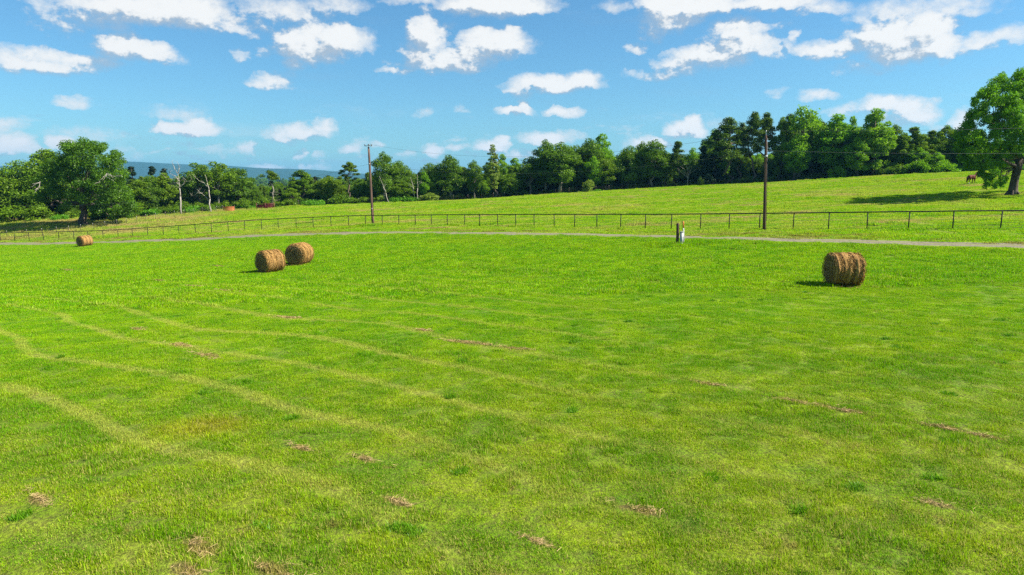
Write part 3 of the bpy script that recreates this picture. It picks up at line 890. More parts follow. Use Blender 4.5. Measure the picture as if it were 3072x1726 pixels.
TREES = [
 # u, top, width, prototype, label, extra depth, leaf
 (-15,500,150,'round_c',"rounded green tree cut by the left edge of the picture",0,'oak_leaf'),
 (62,474,135,'round_a',"mid green bushy tree just left of the big oak's left shoulder",2,'oak_leaf'),
 (138,436,122,'round_b',"tree with a thin ragged top peeping over the left side of the big oak",6,'oak_leaf'),
 (345,585,130,'round_c',"low leafy tree under the right skirt of the big oak",-6,'oak_leaf'),
 (413,532,78,'round_b',"low rounded tree at the right edge of the big oak",2,'oak_leaf'),
 (450,519,72,'round_c',"first of two rounded trees between the big oak and the dead white tree",3,'dark_leaf'),
 (490,519,74,'tall_b',"leafy tree touching the left side of the dead white tree",4,'oak_leaf'),
 (590,482,98,'loose_b',"leafy tree between the upright dead tree and the leaning dead tree",6,'dark_leaf'),
 (648,478,94,'loose_b',"tall open crowned tree just right of the leaning dead tree",3,'oak_leaf'),
 (705,496,100,'round_b',"rounded tree whose right limb reaches over the rusty orange panel",5,'dark_leaf'),
 (902,510,80,'tall_b',"dense green tree with a pointed top right of the red gate and lone snag pine",3,'dark_leaf'),
 (872,560,50,'round_b',"short tree with a forked pale stem right of the snag pine",0,'oak_leaf'),
 (985,526,92,'round_a',"broad low tree between the pointed green tree and the flat topped pine",4,'oak_leaf'),
 (1088,545,80,'round_c',"low dark tree just left of the left utility pole",3,'dark_leaf'),
 (1148,455,78,'tall_a',"tall dark leafy tree immediately right of the left utility pole",0,'dark_leaf'),
 (1196,477,80,'round_a',"shorter shoulder tree joined to the tall tree beside the left utility pole",3,'dark_leaf'),
 (1212,540,66,'bright_b',"yellowish young tree below the tall tree beside the left utility pole",-1,'oak_leaf'),
 (1293,484,74,'round_a',"dark rounded tree left of the open twin crowned tree",2,'dark_leaf'),
 (1346,464,84,'tall_a',"open twin crowned tree standing above its dark neighbours",1,'dark_leaf'),
 (1422,480,56,'tall_a',"narrow dark tree left of the slender pale tree",2,'dark_leaf'),
 (1462,492,58,'tall_b',"full green tree directly behind the slender pale tree",6,'oak_leaf'),
 (1506,460,46,'bright_a',"bright green narrow tree just right of the slender pale tree",10,'bright_leaf'),
 (1546,472,58,'bright_a',"bright green tree with a jagged flat top behind dark oaks",11,'bright_leaf'),
 (1530,515,70,'round_c',"low olive tree in front of the bright green jagged tree",0,'oak_leaf'),
 (1590,464,80,'loose_b',"thin dark tree with a bare dead twig at its top",2,'dark_leaf'),
 (1636,418,80,'tall_a',"tall dark oak on the left shoulder of the oak with the pale bole",3,'dark_leaf'),
 (1682,426,120,'tall_a',"broad oak with one pale straight bole at the grass edge",-1,'dark_leaf'),
 (1732,430,80,'round_a',"dark oak behind the pale round bush",4,'dark_leaf'),
 (1768,414,92,'tall_a',"tall dark oak just left of the light green treetop",3,'dark_leaf'),
 (1808,399,78,'bright_a',"light green treetop rising above the dark oaks right of the pale round bush",7,'bright_leaf'),
 (1822,470,70,'round_b',"dull green tree filling under the right side of the light green treetop",0,'oak_leaf'),
 (1888,432,76,'round_a',"dark rounded oak first right of the sky gap",1,'dark_leaf'),
 (1928,424,62,'tall_a',"dark oak left of the crooked topped oak",4,'dark_leaf'),
 (1964,418,92,'tall_a',"crooked topped dark oak near the middle of the oak row",0,'dark_leaf'),
 (2000,450,70,'round_c',"dark oak between the crooked topped oak and the short pine",2,'dark_leaf'),
 (2078,440,58,'bright_b',"light green tree behind the bare twiggy shrub",8,'bright_leaf'),
 (2350,352,62,'tall_b',"green tree just right of the right utility pole",3,'oak_leaf'),
 (2412,313,112,'loose_a',"tall open bright tree with sky showing through its forked top",2,'bright_leaf'),
 (2452,345,70,'loose_a',"right fork beside the tall open bright tree",5,'bright_leaf'),
 (2390,400,80,'bright_b',"bright leafy tree under the tall open bright tree",-1,'bright_leaf'),
 (2515,339,104,'bright_a',"full bright green tree with a domed top right of the open forked tree",1,'bright_leaf'),
 (2560,346,50,'bright_a',"narrow spire of bright leaves between the domed tree and the tallest right tree",4,'bright_leaf'),
 (2630,326,104,'tall_b',"tall full green tree standing before the white cloud",1,'bright_leaf'),
 (2580,410,70,'bright_b',"lower bright tree in front of the tall full tree before the cloud",-2,'bright_leaf'),
 (2686,374,66,'tall_b',"green tree on the right slope of the tall full tree before the cloud",5,'oak_leaf'),
 (2842,376,58,'tall_b',"last green tree before the big walnut's left side",7,'oak_leaf'),
 (2885,398,70,'tall_b',"dark green tree half hidden by the walnut's left branches",6,'oak_leaf'),
 (2760,440,60,'bright_b',"low light green tree between two small pines left of the horse",2,'bright_leaf'),
 (2812,455,56,'bright_b',"low light green tree behind the grazing strip left of the walnut",1,'bright_leaf'),
 (2712,398,74,'tall_b',"mid green tree on the slope below the right end of the white cloud",4,'oak_leaf'),
 (2772,402,70,'tall_b',"mid green tree between the two small pointed pines",5,'oak_leaf'),
 (2822,392,60,'bright_a',"narrow green tree just right of the smallest pointed pine",6,'oak_leaf'),
 (2862,388,66,'tall_b',"green tree directly above the horse at the walnut's left edge",8,'oak_leaf'),
 (2945,430,110,'round_c',"dark tree mass behind the walnut's lower left limbs",4,'dark_leaf'),
 (3020,425,110,'round_c',"dark tree behind the walnut's trunk",6,'dark_leaf'),
 (3105,420,120,'round_a',"tree behind the walnut cut by the right edge of the picture",6,'oak_leaf'),
]
for (u, v, w, k, lab, dd, mt) in TREES:
    tree(u, v, w, k, lab, dd, mt)
PINES = [
 (392,497,52,'dark_pine',"near black pine top just right of the big oak against the blue ridge",40,'dark_needle'),
 (455,496,46,'dark_pine',"near black pine top in front of the middle of the blue ridge",42,'dark_needle'),
 (490,503,44,'dark_pine',"small near black pine top left of the dead white tree's crown",44,'dark_needle'),
 (1225,511,40,'pine_c',"distant pine showing right of the tall tree beside the left utility pole",22,'pine_leaf'),
 (1262,517,46,'pine_c',"distant pine behind the two pale dead stems",20,'pine_leaf'),
 (2036,426,62,'pine_c',"short pine with a dark straight trunk in the middle of the oak row",-1,'pine_leaf'),
 (2186,356,98,'pine_a',"stout tall pine at the left end of the tall pine stand",0,'pine_leaf'),
 (2228,372,56,'pine_b',"thin pine between the two stoutest tall pines",6,'pine_leaf'),
 (2262,340,76,'pine_a',"tallest pine just left of the right utility pole",2,'pine_leaf'),
 (2302,342,62,'pine_b',"tall pine directly behind the right utility pole",3,'pine_leaf'),
 (2372,346,60,'pine_b',"pine crown peeking between the right utility pole and the open forked tree",8,'pine_leaf'),
 (2742,383,74,'pine_c',"small pointed pine under the right end of the white cloud",8,'oak_leaf'),
 (2796,394,64,'pine_c',"smallest pointed pine between the cloud and the walnut",9,'oak_leaf'),
]
for (u, v, w, k, lab, dd, mt) in PINES:
    tree(u, v, w, k, lab, dd, mt, 'pine')
tree(2112, 437, 62, 'cedar', "dark pointed cedar at the foot of the stout tall pine", -1, 'dark_needle', 'cedar')
tree(2148, 440, 74, 'cedar', "wide dark cedar between the pointed cedar and the pine trunks", 2, 'dark_needle', 'cedar')
tree(1478, 434, 40, 'slender', "slender pale tree with wispy leaves rising above its neighbours", -2, 'pale_leaf')

# ---- bushes at the grass edge
BUSHES = [
 (30,607,150,'bush_d',"leafy bush at the foot of the trees on the left edge",-3,'oak_leaf'),
 (100,612,90,'bush_d',"leafy bush left of the big oak's shaded side",-3,'oak_leaf'),
 (175,640,60,'bush_b',"small bright bush left of the big oak's trunk",-2,'fern_leaf'),
 (300,640,70,'bush_a',"small bush right of the big oak's trunk",-6,'oak_leaf'),
 (370,635,70,'bush_a',"bush by the tall dry grass right of the big oak",-2,'fern_leaf'),
 (455,622,70,'bush_a',"rounded bush below the two rounded trees left of the dead tree",-3,'fern_leaf'),
 (520,618,60,'bush_a',"greyish bush at the foot of the dead white tree",-2,'dark_leaf'),
 (575,612,70,'bush_b',"bright leafy thicket right of the dead white tree's foot",-3,'fern_leaf'),
 (620,612,50,'bush_d',"dark bush at the foot of the leaning dead tree",-3,'dark_leaf'),
 (725,615,40,'bush_c',"pale little shrub right of the rusty orange panel",-1,'fern_leaf'),
 (855,596,60,'bush_d',"tall bush right of the red gate",-2,'oak_leaf'),
 (935,596,90,'bush_b',"bright green fern bank left of the left utility pole",-3,'fern_leaf'),
 (1030,580,80,'bush_d',"olive bush under the flat topped pine",-2,'dark_leaf'),
 (1085,588,60,'bush_d',"olive bush touching the left utility pole's outline",-2,'oak_leaf'),
 (1135,582,40,'bush_d',"bush just right of the left utility pole",-2,'oak_leaf'),
 (1210,584,84,'bush_b',"bright green fern bank right of the left utility pole",-3,'fern_leaf'),
 (1283,577,60,'bush_c',"cream flowering bush in the row of shrubs",-3,'pale_leaf'),
 (1766,538,42,'bush_c',"pale round bush standing alone at the grass edge",-4,'pale_leaf'),
 (1792,566,30,'bush_b',"small green shrub at the right foot of the pale round bush",-4,'fern_leaf'),
 (2104,528,18,'bush_c',"tiny yellow sapling below the dark pointed cedar",-4,'pale_leaf'),
 (2510,495,46,'bush_c',"leafy sapling at the foot of the domed bright tree",-3,'bright_leaf'),
 (2690,490,60,'bush_d',"dark green shrub left of the bright shrub bank",-1,'oak_leaf'),
 (2750,478,80,'bush_d',"bright shrub bank right of the tall full tree",-1,'bright_leaf'),
 (2830,478,80,'bush_d',"bright shrub bank behind the horse",-1,'bright_leaf'),
]
for (u, v, w, k, lab, dd, mt) in BUSHES:
    d = edge_d(u) + dd
    top = at(u, v, d)
    place(k, top[0], d, max(.8, top[2] - gz(top[0], d)), w / F_PX * d * 1.1, 'bush', lab, 'bush', 'bushes along the edge of the pasture', mt, parts=('stem', 'foliage'))

# ---- the big oak on the left and the walnut on the right, built one by one
def big_oak():
    rg = np.random.default_rng(101)
    d = 135.0
    base = at(250, 676, d); base[2] = gz(base[0], d)
    o = thing('oak_tree', "huge spreading oak with a short dark trunk left in the pasture", 'tree', base, 0, None)
    k = d / F_PX
    def loc(u, v, y=0.0):
        p = at(u, v, d + y)
        return np.array([p[0] - base[0], y, p[2] - base[2]])
    lobes = [(215,452,30),(250,445,30),(285,455,28),(320,475,26),(352,490,26),(372,520,24),(190,480,28),(150,505,26),(225,490,34),(270,490,36),(315,515,34),(350,550,30),
             (180,530,30),(135,540,28),(230,535,34),(285,545,34),(335,585,32),(375,575,26),(390,610,22),(160,575,28),(210,580,30),(265,590,32),(310,615,30),(355,625,26),(120,590,26),(195,618,22),(285,632,20),(330,645,20),(380,640,20),(205,440,20),(300,440,22),(345,465,20)]
    cs, rs = [], []
    mb = MB()
    tp = limb(mb, rg, (0, 0, -.2), (0.2, 0, 4.2), .75, .55, 5, 0, 10)
    mb.tube([(0, 0, -.3), (0, 0, .25), (0, 0, .7)], [1.15, .9, .72], 10)
    for (u, v, r) in lobes:
        rad = r * k
        edge = min(1.0, math.hypot((u - 265) / 150, (v - 545) / 125))
        ymax = 7.5 * math.sqrt(max(0.05, 1 - edge ** 2))
        for s in (-1, -.45, .1, .6, 1):
            c = loc(u + rg.normal(0, 6), v + rg.normal(0, 5), s * ymax + rg.normal(0, .5))
            q = rad * (0.7 + .4 * rg.random())
            for _ in range(2):
                cc = c + unit(rg.normal(size=3)) * q * .5
                cs.append(cc); rs.append((q * .62, q * .62, q * .5))
    for j in rg.choice(len(cs), 40, replace=False):
        c = cs[j]
        mid = np.array([c[0] * .45, c[1] * .45, max(4.0, c[2] * .6)])
        limb(mb, rg, tp[-1], mid, .28, .16, 4, .05, 6)
        limb(mb, rg, mid, c, .15, .03, 4, .03, 5)
    link('trunk', mb.mesh('trunk', M['bark'], True), o)
    link('crown', crown('crown', rg, cs, np.array(rs), 40000, .34, M['big_oak_leaf'], up=.35, rand=.6, shell=.55), o)
    for (a, b) in (((322,520),(300,545)),((322,520),(350,530)),((318,525),(340,545)),((120,545),(112,572)),((120,548),(95,556)),((112,565),(98,575)),((345,530),(372,527)),((300,545),(285,552))):
        db = MB()
        for j in range(2):
            limb(db, rg, loc(*a, -7.6), loc(b[0] + rg.normal(0, 5), b[1] + rg.normal(0, 4), -8.4), .05, .014, 5, 0, 5)
        link('dead_branch', db.mesh('dead_branch', M['dead_bark'], True), o)
big_oak()

def walnut():
    rg = np.random.default_rng(202)
    d = 89.0
    base = at(3036, 586, d); base[2] = gz(base[0], d)
    o = thing('walnut_tree', "large bright leafy walnut with a drooping left side at the right edge", 'tree', base, 0, None)
    k = d / F_PX
    def loc(u, v, y=0.0):
        p = at(u, v, d + y)
        return np.array([p[0] - base[0], y, p[2] - base[2]])
    lobes = [(3050,235,26),(3005,240,22),(3085,230,28),(2985,262,22),(3030,262,26),(2950,282,22),(3075,270,30),(3120,260,30),(2985,300,26),(2930,310,18),(2945,335,20),(3030,305,28),(3100,310,32),(2905,352,16),(2960,365,24),
             (3010,345,24),(3060,350,28),(3120,360,32),(2895,392,18),(2930,400,22),(2985,400,24),(3040,395,26),(3095,410,30),(3150,340,34),(3165,420,34),(2885,432,18),(2915,445,22),(2960,440,24),(3010,440,22),(3060,450,24),(3120,470,30),
             (2890,470,18),(2925,482,22),(2970,480,22),(3010,490,20),(2945,515,18),(2980,520,20),(2965,545,14),(2995,545,14),(2990,565,9),(3015,530,12),(2940,492,18),(2905,495,14),(3110,520,24),(3150,500,28),(2905,415,20),(2958,455,24),(3010,300,26),(3035,330,30),(3065,395,34),(3030,430,30),(3045,365,30),(2990,375,26),(3075,440,34),(3015,465,26),(2985,440,26),(3060,310,28),(2908,372,24),(2928,345,22),(2892,412,24),(2880,445,22),(2935,420,26),(2950,320,22),(2915,455,24),(2965,280,20),(2955,500,20),(2990,505,20),(2950,528,15),(3008,548,13),(2982,556,13),(2925,500,16),(2905,475,18),(2968,528,15)]
    cs, rs = [], []
    mb = MB()
    bole = np.array([(0, 0, -.2), (0.05, 0, .5), (0.08, 0, 1.3), (.15, 0, 2.2), (.40, .1, 3.4), (.60, .1, 4.6)])
    mb.tube(bole, [.78, .56, .49, .46, .47, .40], 12)
    for a in range(6):
        an = a * 1.05
        limb(mb, rg, (math.cos(an) * .3, math.sin(an) * .3, .55), (math.cos(an) * 1.1, math.sin(an) * .9, -.12), .26, .08, 3, 0, 6)
    mains = []
    for tgt in ((-2.6, -1.2, 8.2), (-4.2, 1.2, 7.0), (.5, -1.5, 9.8), (1.6, 1.6, 10.0), (3.6, 0, 8.5), (-1.2, 2.6, 9.0), (-4.0, -1.8, 4.6)):
        p = limb(mb, rg, bole[-1] if tgt[2] > 5 else bole[-2], np.array(tgt), .28, .10, 6, .05, 7)
        mains.append(p)
    allm = np.concatenate(mains)
    for (u, v, r) in lobes:
        rad = r * k
        edge = min(1.0, math.hypot((u - 3055) / 185, (v - 400) / 185))
        ymax = 6.5 * math.sqrt(max(0.08, 1 - edge ** 2))
        steps = (-1, -.5, 0, .5, 1) if v < 500 else (-1, -.3, .4)
        for s in steps:
            c = loc(u + rg.normal(0, 5), v + rg.normal(0, 4), s * ymax * .95 + rg.normal(0, .4))
            q = rad * (.7 + .4 * rg.random())
            for _ in range(2):
                cc = c + unit(rg.normal(size=3)) * q * .45
                cs.append(cc); rs.append((q * .62, q * .62, q * .55))
    cs = np.array(cs)
    for j in rg.choice(len(cs), 110, replace=False):
        c = cs[j]
        i = int(np.argmin(np.linalg.norm(allm - c, axis=1) + 2.0 * np.maximum(0, allm[:, 2] - c[2])))
        limb(mb, rg, allm[i], c, .07, .015, 4, .04, 5)
    link('trunk', mb.mesh('trunk', M['bark'], True), o)
    link('crown', crown('crown', rg, cs, np.array(rs), 46000, .36, M['walnut_leaf'], up=.3, rand=.6, aspect=.36, shell=.35, droop=.5), o)
walnut()

# ---- pines and dead trees with a shape of their own
def lone_pine():
    rg = np.random.default_rng(303)
    d = 168.0
    top = at(1047, 487, d); z0 = gz(top[0], d)
    o = thing('pine_tree', "flat topped pine with tiered boughs just left of the left utility pole", 'pine', (top[0], d, z0), 0, 'trees along the far edge of the pasture')
    H = top[2] - z0; k = d / F_PX
    mb = MB(); tp = limb(mb, rg, (0, 0, 0), (-.3, 0, H * .97), .24, .04, 9, 0, 7)
    cs, rs = [], []
    for (du, v, r) in ((0,492,11),(-12,500,10),(9,500,10),(-2,507,13),(-20,514,9),(12,512,10),(-30,520,6),(20,523,7),(28,522,5),(-14,527,8),(-4,533,8),(6,542,6)):
        for s in (-1, 0, 1):
            c = np.array([du * k + rg.normal(0, .15), s * 1.1 * r / 10 + rg.normal(0, .2), at(1047, v, d)[2] - z0])
            q = r * k
            cs.append(c); rs.append((q * .8, q * .8, q * .42))
            limb(mb, rg, tp[int(np.clip(c[2] / H * 9 - .5, 1, 9))], c, .05, .015, 3, .03, 4)
    link('trunk', mb.mesh('trunk', M['pine_bark'], True), o)
    link('crown', crown('crown', rg, cs, np.array(rs), 3000, .45, M['pine_leaf'], up=.45, aspect=.35, shell=.3), o)
lone_pine()

def snag_pine():
    rg = np.random.default_rng(304)
    d = 158.0
    top = at(818, 514, d); b = at(820, 628, d); z0 = gz(b[0], d)
    o = thing('pine_tree', "half dead pine with a bare grey bole behind the red gate", 'pine', (b[0], d, z0), 0, 'trees along the far edge of the pasture')
    H = top[2] - z0
    mb = MB(); tp = limb(mb, rg, (0, 0, 0), (-.1, 0, H * .95), .26, .05, 9, 0, 7)
    for i in range(18):
        z = H * (.25 + .5 * rg.random()); an = rg.choice([0, math.pi]) + rg.normal(0, .6)
        i0 = int(np.clip(z / H * 9, 1, 9)); L = .6 + 1.4 * rg.random()
        limb(mb, rg, tp[i0], tp[i0] + np.array([math.cos(an) * L, math.sin(an) * L, L * (.1 + .5 * rg.random())]), .04, .01, 3, 0, 4)
    cs = [np.array([rg.normal(0, .6), rg.normal(0, .6), H * (.80 + .18 * rg.random())]) for _ in range(14)]
    link('trunk', mb.mesh('trunk', M['grey_bark'], True), o)
    link('crown', crown('crown', rg, cs, np.array([(.75, .75, .45)] * 14), 1100, .42, M['pine_leaf'], aspect=.35, shell=.3), o)
    vine = crown('vine', rg, [(0, 0, .4 + .35 * i) for i in range(7)], np.array([(.42, .42, .3)] * 7), 420, .22, M['pale_leaf'])
    link('vine', vine, o)
snag_pine()

def dead_tree(name, label, d, stems, r0):
    rg = np.random.default_rng(len(label))
    b = at(*stems[0][0], d); b[2] = gz(b[0], d)
    o = thing(name, label, 'dead tree', b, 0, None)
    for i, chain in enumerate(stems):
        mb = MB()
        P = [at(u, v, d) - b for (u, v) in chain]
        if i == 0: P[0][2] = -.1
        rr = r0 if i == 0 else r0 * .45
        for k in range(len(P) - 1):
            f0, f1 = 1 - k / len(P), 1 - (k + 1) / len(P)
            y = 0 if i == 0 else rg.normal(0, .4)
            q = P[k + 1] + np.array([0, y, 0])
            limb(mb, rg, P[k], q, rr * max(.25, f0), rr * max(.12, f1), 3, 0, 6)
            P[k + 1] = q
        if i > 0:
            for _ in range(3):
                k = rg.integers(1, len(P))
                limb(mb, rg, P[k], P[k] + np.array([rg.normal(0, .7), rg.normal(0, .4), .4 + rg.random() * .8]), .03, .008, 3, 0, 4)
        link('trunk' if i == 0 else 'branch', mb.mesh('branch', M['dead_bark'], True), o)
dead_tree('dead_tree', "upright bleached dead tree with bare forked branches", 151.0,
          [[(542,622),(541,590),(539,565),(537,540),(534,520)],
           [(534,522),(527,510),(519,496),(514,485)],[(534,520),(538,505),(540,490)],[(540,566),(530,561),(516,561)],[(539,556),(530,550),(519,546)],
           [(541,562),(550,552),(562,540)],[(542,560),(553,548),(575,541)],[(539,545),(530,528),(513,520)],[(537,535),(520,538),(502,536)]], .19)
dead_tree('dead_tree', "leaning bleached dead tree whose top bends left", 153.0,
          [[(632,622),(630,598),(627,570),(622,550),(615,525)],[(622,560),(612,549),(600,544),(586,533)],[(630,610),(618,592),(608,582),(597,573)],[(608,580),(596,579),(577,588)]], .16)
dead_tree('dead_tree', "leaning thin grey dead stem right of the left utility pole", 164.0, [[(1167,610),(1158,580),(1148,552),(1138,528)],[(1158,580),(1153,570),(1150,560)]], .10)
dead_tree('dead_tree', "taller of the two bare stems before the distant pines", 168.0, [[(1252,586),(1253,565),(1252,545),(1252,525)],[(1252,560),(1258,552),(1264,547)]], .11)
dead_tree('dead_tree', "bare stem leaning left beside the taller bare stem", 168.0, [[(1245,586),(1240,562),(1235,545),(1232,532)],[(1240,562),(1234,559),(1228,560)]], .10)
dead_tree('dead_tree', "dry twiggy grey shrub standing before the light green tree", 169.0,
          [[(2064,553),(2064,535),(2064,520)],[(2064,535),(2058,522),(2052,508)],[(2064,530),(2070,516),(2076,505)],[(2064,525),(2062,510),(2060,498)],[(2064,532),(2054,526),(2044,518)],[(2064,528),(2072,520),(2082,512)]], .09)

# ---- woodland behind the front row (one mass), undergrowth, far woods: instanced points
def hidden_collection(name, objs):
    c = bpy.data.collections.new(name)
    for o in objs:
        c.objects.link(o)
    return c

def scatter(name, pts, rot, scl, variant, coll, label, zone=None):
    me = bpy.data.meshes.new(name)
    me.from_pydata([tuple(map(float, p)) for p in pts], [], [])
    n = len(pts)
    a = me.attributes.new("rot", 'FLOAT_VECTOR', 'POINT'); a.data.foreach_set("vector", np.asarray(rot, np.float32).ravel())
    a = me.attributes.new("scl", 'FLOAT_VECTOR', 'POINT'); a.data.foreach_set("vector", np.asarray(scl, np.float32).ravel())
    a = me.attributes.new("variant", 'INT', 'POINT'); a.data.foreach_set("value", np.asarray(variant, np.int32))
    if zone is not None:
        a = me.attributes.new("zone", 'FLOAT', 'POINT'); a.data.foreach_set("value", np.asarray(zone, np.float32))
    o = bpy.data.objects.new(name, me)
    COL.objects.link(o)
    g = bpy.data.node_groups.new(name + "_scatter", 'GeometryNodeTree')
    g.interface.new_socket("Geometry", in_out='INPUT', socket_type='NodeSocketGeometry')
    g.interface.new_socket("Geometry", in_out='OUTPUT', socket_type='NodeSocketGeometry')
    N = g.nodes
    gi, go = N.new('NodeGroupInput'), N.new('NodeGroupOutput')
    ci = N.new('GeometryNodeCollectionInfo')
    ci.inputs['Collection'].default_value = coll
    ci.inputs['Separate Children'].default_value = True
    ci.inputs['Reset Children'].default_value = True
    ip = N.new('GeometryNodeInstanceOnPoints')
    ip.inputs['Pick Instance'].default_value = True
    def attr(nm, dt):
        x = N.new('GeometryNodeInputNamedAttribute'); x.data_type = dt
        x.inputs['Name'].default_value = nm
        return x.outputs['Attribute']
    g.links.new(gi.outputs[0], ip.inputs['Points'])
    g.links.new(ci.outputs[0], ip.inputs['Instance'])
    g.links.new(attr("variant", 'INT'), ip.inputs['Instance Index'])
    e = N.new('FunctionNodeEulerToRotation')
    g.links.new(attr("rot", 'FLOAT_VECTOR'), e.inputs[0])
    g.links.new(e.outputs[0], ip.inputs['Rotation'])
    g.links.new(attr("scl", 'FLOAT_VECTOR'), ip.inputs['Scale'])
    g.links.new(ip.outputs[0], go.inputs[0])
    md = o.modifiers.new("scatter", 'NODES')
    md.node_group = g
    return tag(o, label, None, None, 'stuff')

def joined_proto(key, nm):
    """trunk and crown of a prototype as one mesh, for the woods that read as one mass"""
    tr, cr, h, w = PROTO[key]
    bm = bmesh.new()
    bm.from_mesh(tr)
    nt = len(bm.faces)
    bm.from_mesh(cr)
    me = bpy.data.meshes.new(nm)
    bm.faces.ensure_lookup_table()
    for i, f in enumerate(bm.faces):
        f.material_index = 0 if i < nt else 1
    bm.to_mesh(me); bm.free()
    me.materials.append(tr.materials[0]); me.materials.append(cr.materials[0])
    return bpy.data.objects.new(nm, me)

def woods():
    rg = np.random.default_rng(55)
    keys = ['round_a', 'round_c', 'tall_a', 'tall_b', 'pine_c', 'dark_pine', 'bright_b']
    coll = hidden_collection("wood_kinds", [joined_proto(k, "wood_%02d" % i) for i, k in enumerate(keys)])
    hs = [PROTO[k][2] for k in keys]
    pts, rot, scl, var = [], [], [], []
    front_u = np.array([t_[0] for t_ in TREES + PINES if t_[5] < 20], float); front_v = np.array([t_[1] for t_ in TREES + PINES if t_[5] < 20], float)
    for u in np.arange(-260, 3500, 13):
        for dd in (9, 17, 27, 40, 58, 80):
            uu = u + rg.normal(0, 9); d = edge_d(np.clip(uu, 0, 3072)) + dd + rg.normal(0, 3)
            x = at(uu, 545, d)[0]
            z0 = gz(x, d)
            if uu < 1270:
                vt = 541 + rg.normal(0, 9) + (12 if dd < 30 else 0) - (8 if uu < 350 else 0)
                if uu > 1100 : vt -= 14
                if 690 < uu < 880: vt += 12
            else:
                near = np.abs(front_u - uu) < 60
                vt = (np.percentile(front_v[near], 60) if near.any() else 450) + 22 + abs(rg.normal(0, 12))
            if 2145 < uu < 2385: vt = 455 + abs(rg.normal(0, 14))
            H = at(uu, vt, d)[2] - z0
            H = min(H, 17.0)
            if H < 4: continue
            k = rg.choice(len(keys), p=[.2, .2, .17, .15, .06, .06, .16]) if uu > 1270 else rg.choice(len(keys), p=[.1, .17, .1, .08, .2, .33, .02])
            pts.append((x, d, z0 - .1)); rot.append((0, 0, rg.random() * 6.28))
            s = H / hs[k]; scl.append((s * 1.05, s * 1.05, s)); var.append(k)
    scatter("woodland", pts, rot, scl, var, coll, "dark woodland filling in behind the front row of trees")
    # far woods rolling away to the ridge
    pts, rot, scl, var = [], [], [], []
    for _ in range(5200):
        d = 330 * (2300 / 330.0) ** (rg.random() ** .8)
        x = (rg.random() * 2 - 1) * d * .85
        s = .95 + .4 * rg.random()
        k = rg.choice(len(keys))
        pts.append((x, d, gz(x, d) - .3)); rot.append((0, 0, rg.random() * 6.28)); scl.append((s * 1.5, s * 1.5, s)); var.append(k)
    scatter("distant_woods", pts, rot, scl, var, coll, "hazy far woods rolling away below the blue ridge")
    # low growth along the edge
    bk = ['bush_a', 'bush_b', 'bush_d']
    bc = hidden_collection("bush_kinds", [joined_proto(k, "undergrowth_%02d" % i) for i, k in enumerate(bk)])
    pts, rot, scl, var = [], [], [], []
    for u in np.arange(-200, 3400, 7):
        for j in range(3):
            uu = u + rg.normal(0, 6); d = edge_d(np.clip(uu, 0, 3072)) + 1 + 9 * rg.random()
            x = at(uu, 545, d)[0]
            s = .45 + .45 * rg.random()
            if 1380 < uu < 2500: s *= .7
            pts.append((x, d, gz(x, d) - .1)); rot.append((0, 0, rg.random() * 6.28)); scl.append((s, s, s)); var.append(rg.choice(3, p=[.5, .2, .3]))
    scatter("undergrowth", pts, rot, scl, var, bc, "tangled low undergrowth at the foot of the tree line")
woods()

# ------------------------------------------------------------------ fences
def pipe_fence():
    pts = []
    for u in POSTS:
        d = float(fence_d(u))
        b = at(u, np.interp(u, FVB_U, FVB_V), d); t_ = at(u, np.interp(u, FVT_U, FVT_V), d)
        b[2] = gz(b[0], b[1])
        pts.append((b, max(t_[2], b[2] + 1.15)))
    o = thing('pipe_fence', "long dark pipe fence with one top rail behind the gravel lane", 'fence', pts[25][0])
    org = pts[25][0]
    rail = MB()
    rail.tube([np.array([b[0], b[1], zt]) - org for b, zt in pts], .05, 8)
    rail.build('top_rail', M['pipe'], o, True)
    for b, zt in pts:
        mb = MB()
        lean = rng.normal(0, .022, 2)
        mb.tube([b - org + [lean[0], lean[1], -.15], np.array([b[0], b[1], zt + rng.normal(0, .012)]) - org], .046, 8)
        mb.build('post', M['pipe'], o, True)
    def brace(i, f0, f1):
        (b0, t0), (b1, t1) = pts[i], pts[i + 1]
        mb = MB()
        mb.tube([np.array([b0[0], b0[1], b0[2] + (t0 - b0[2]) * f0]) - org, np.array([b1[0], b1[1], b1[2] + (t1 - b1[2]) * f1]) - org], .035, 7)
        mb.build('brace', M['pipe'], o, True)
    brace(19, .45, .5)
    brace(1, .45, .7)
    for f in (.08, .22, .38, .55, .75):
        mb = MB()
        for (b0, t0), (b1, t1) in zip(pts[:-1], pts[1:]):
            mb.tube([np.array([b0[0], b0[1], b0[2] + (t0 - b0[2]) * f]) - org, np.array([b1[0], b1[1], b1[2] + (t1 - b1[2]) * f]) - org], .006, 4, False)
        mb.build('wire', M['wire'], o)
pipe_fence()

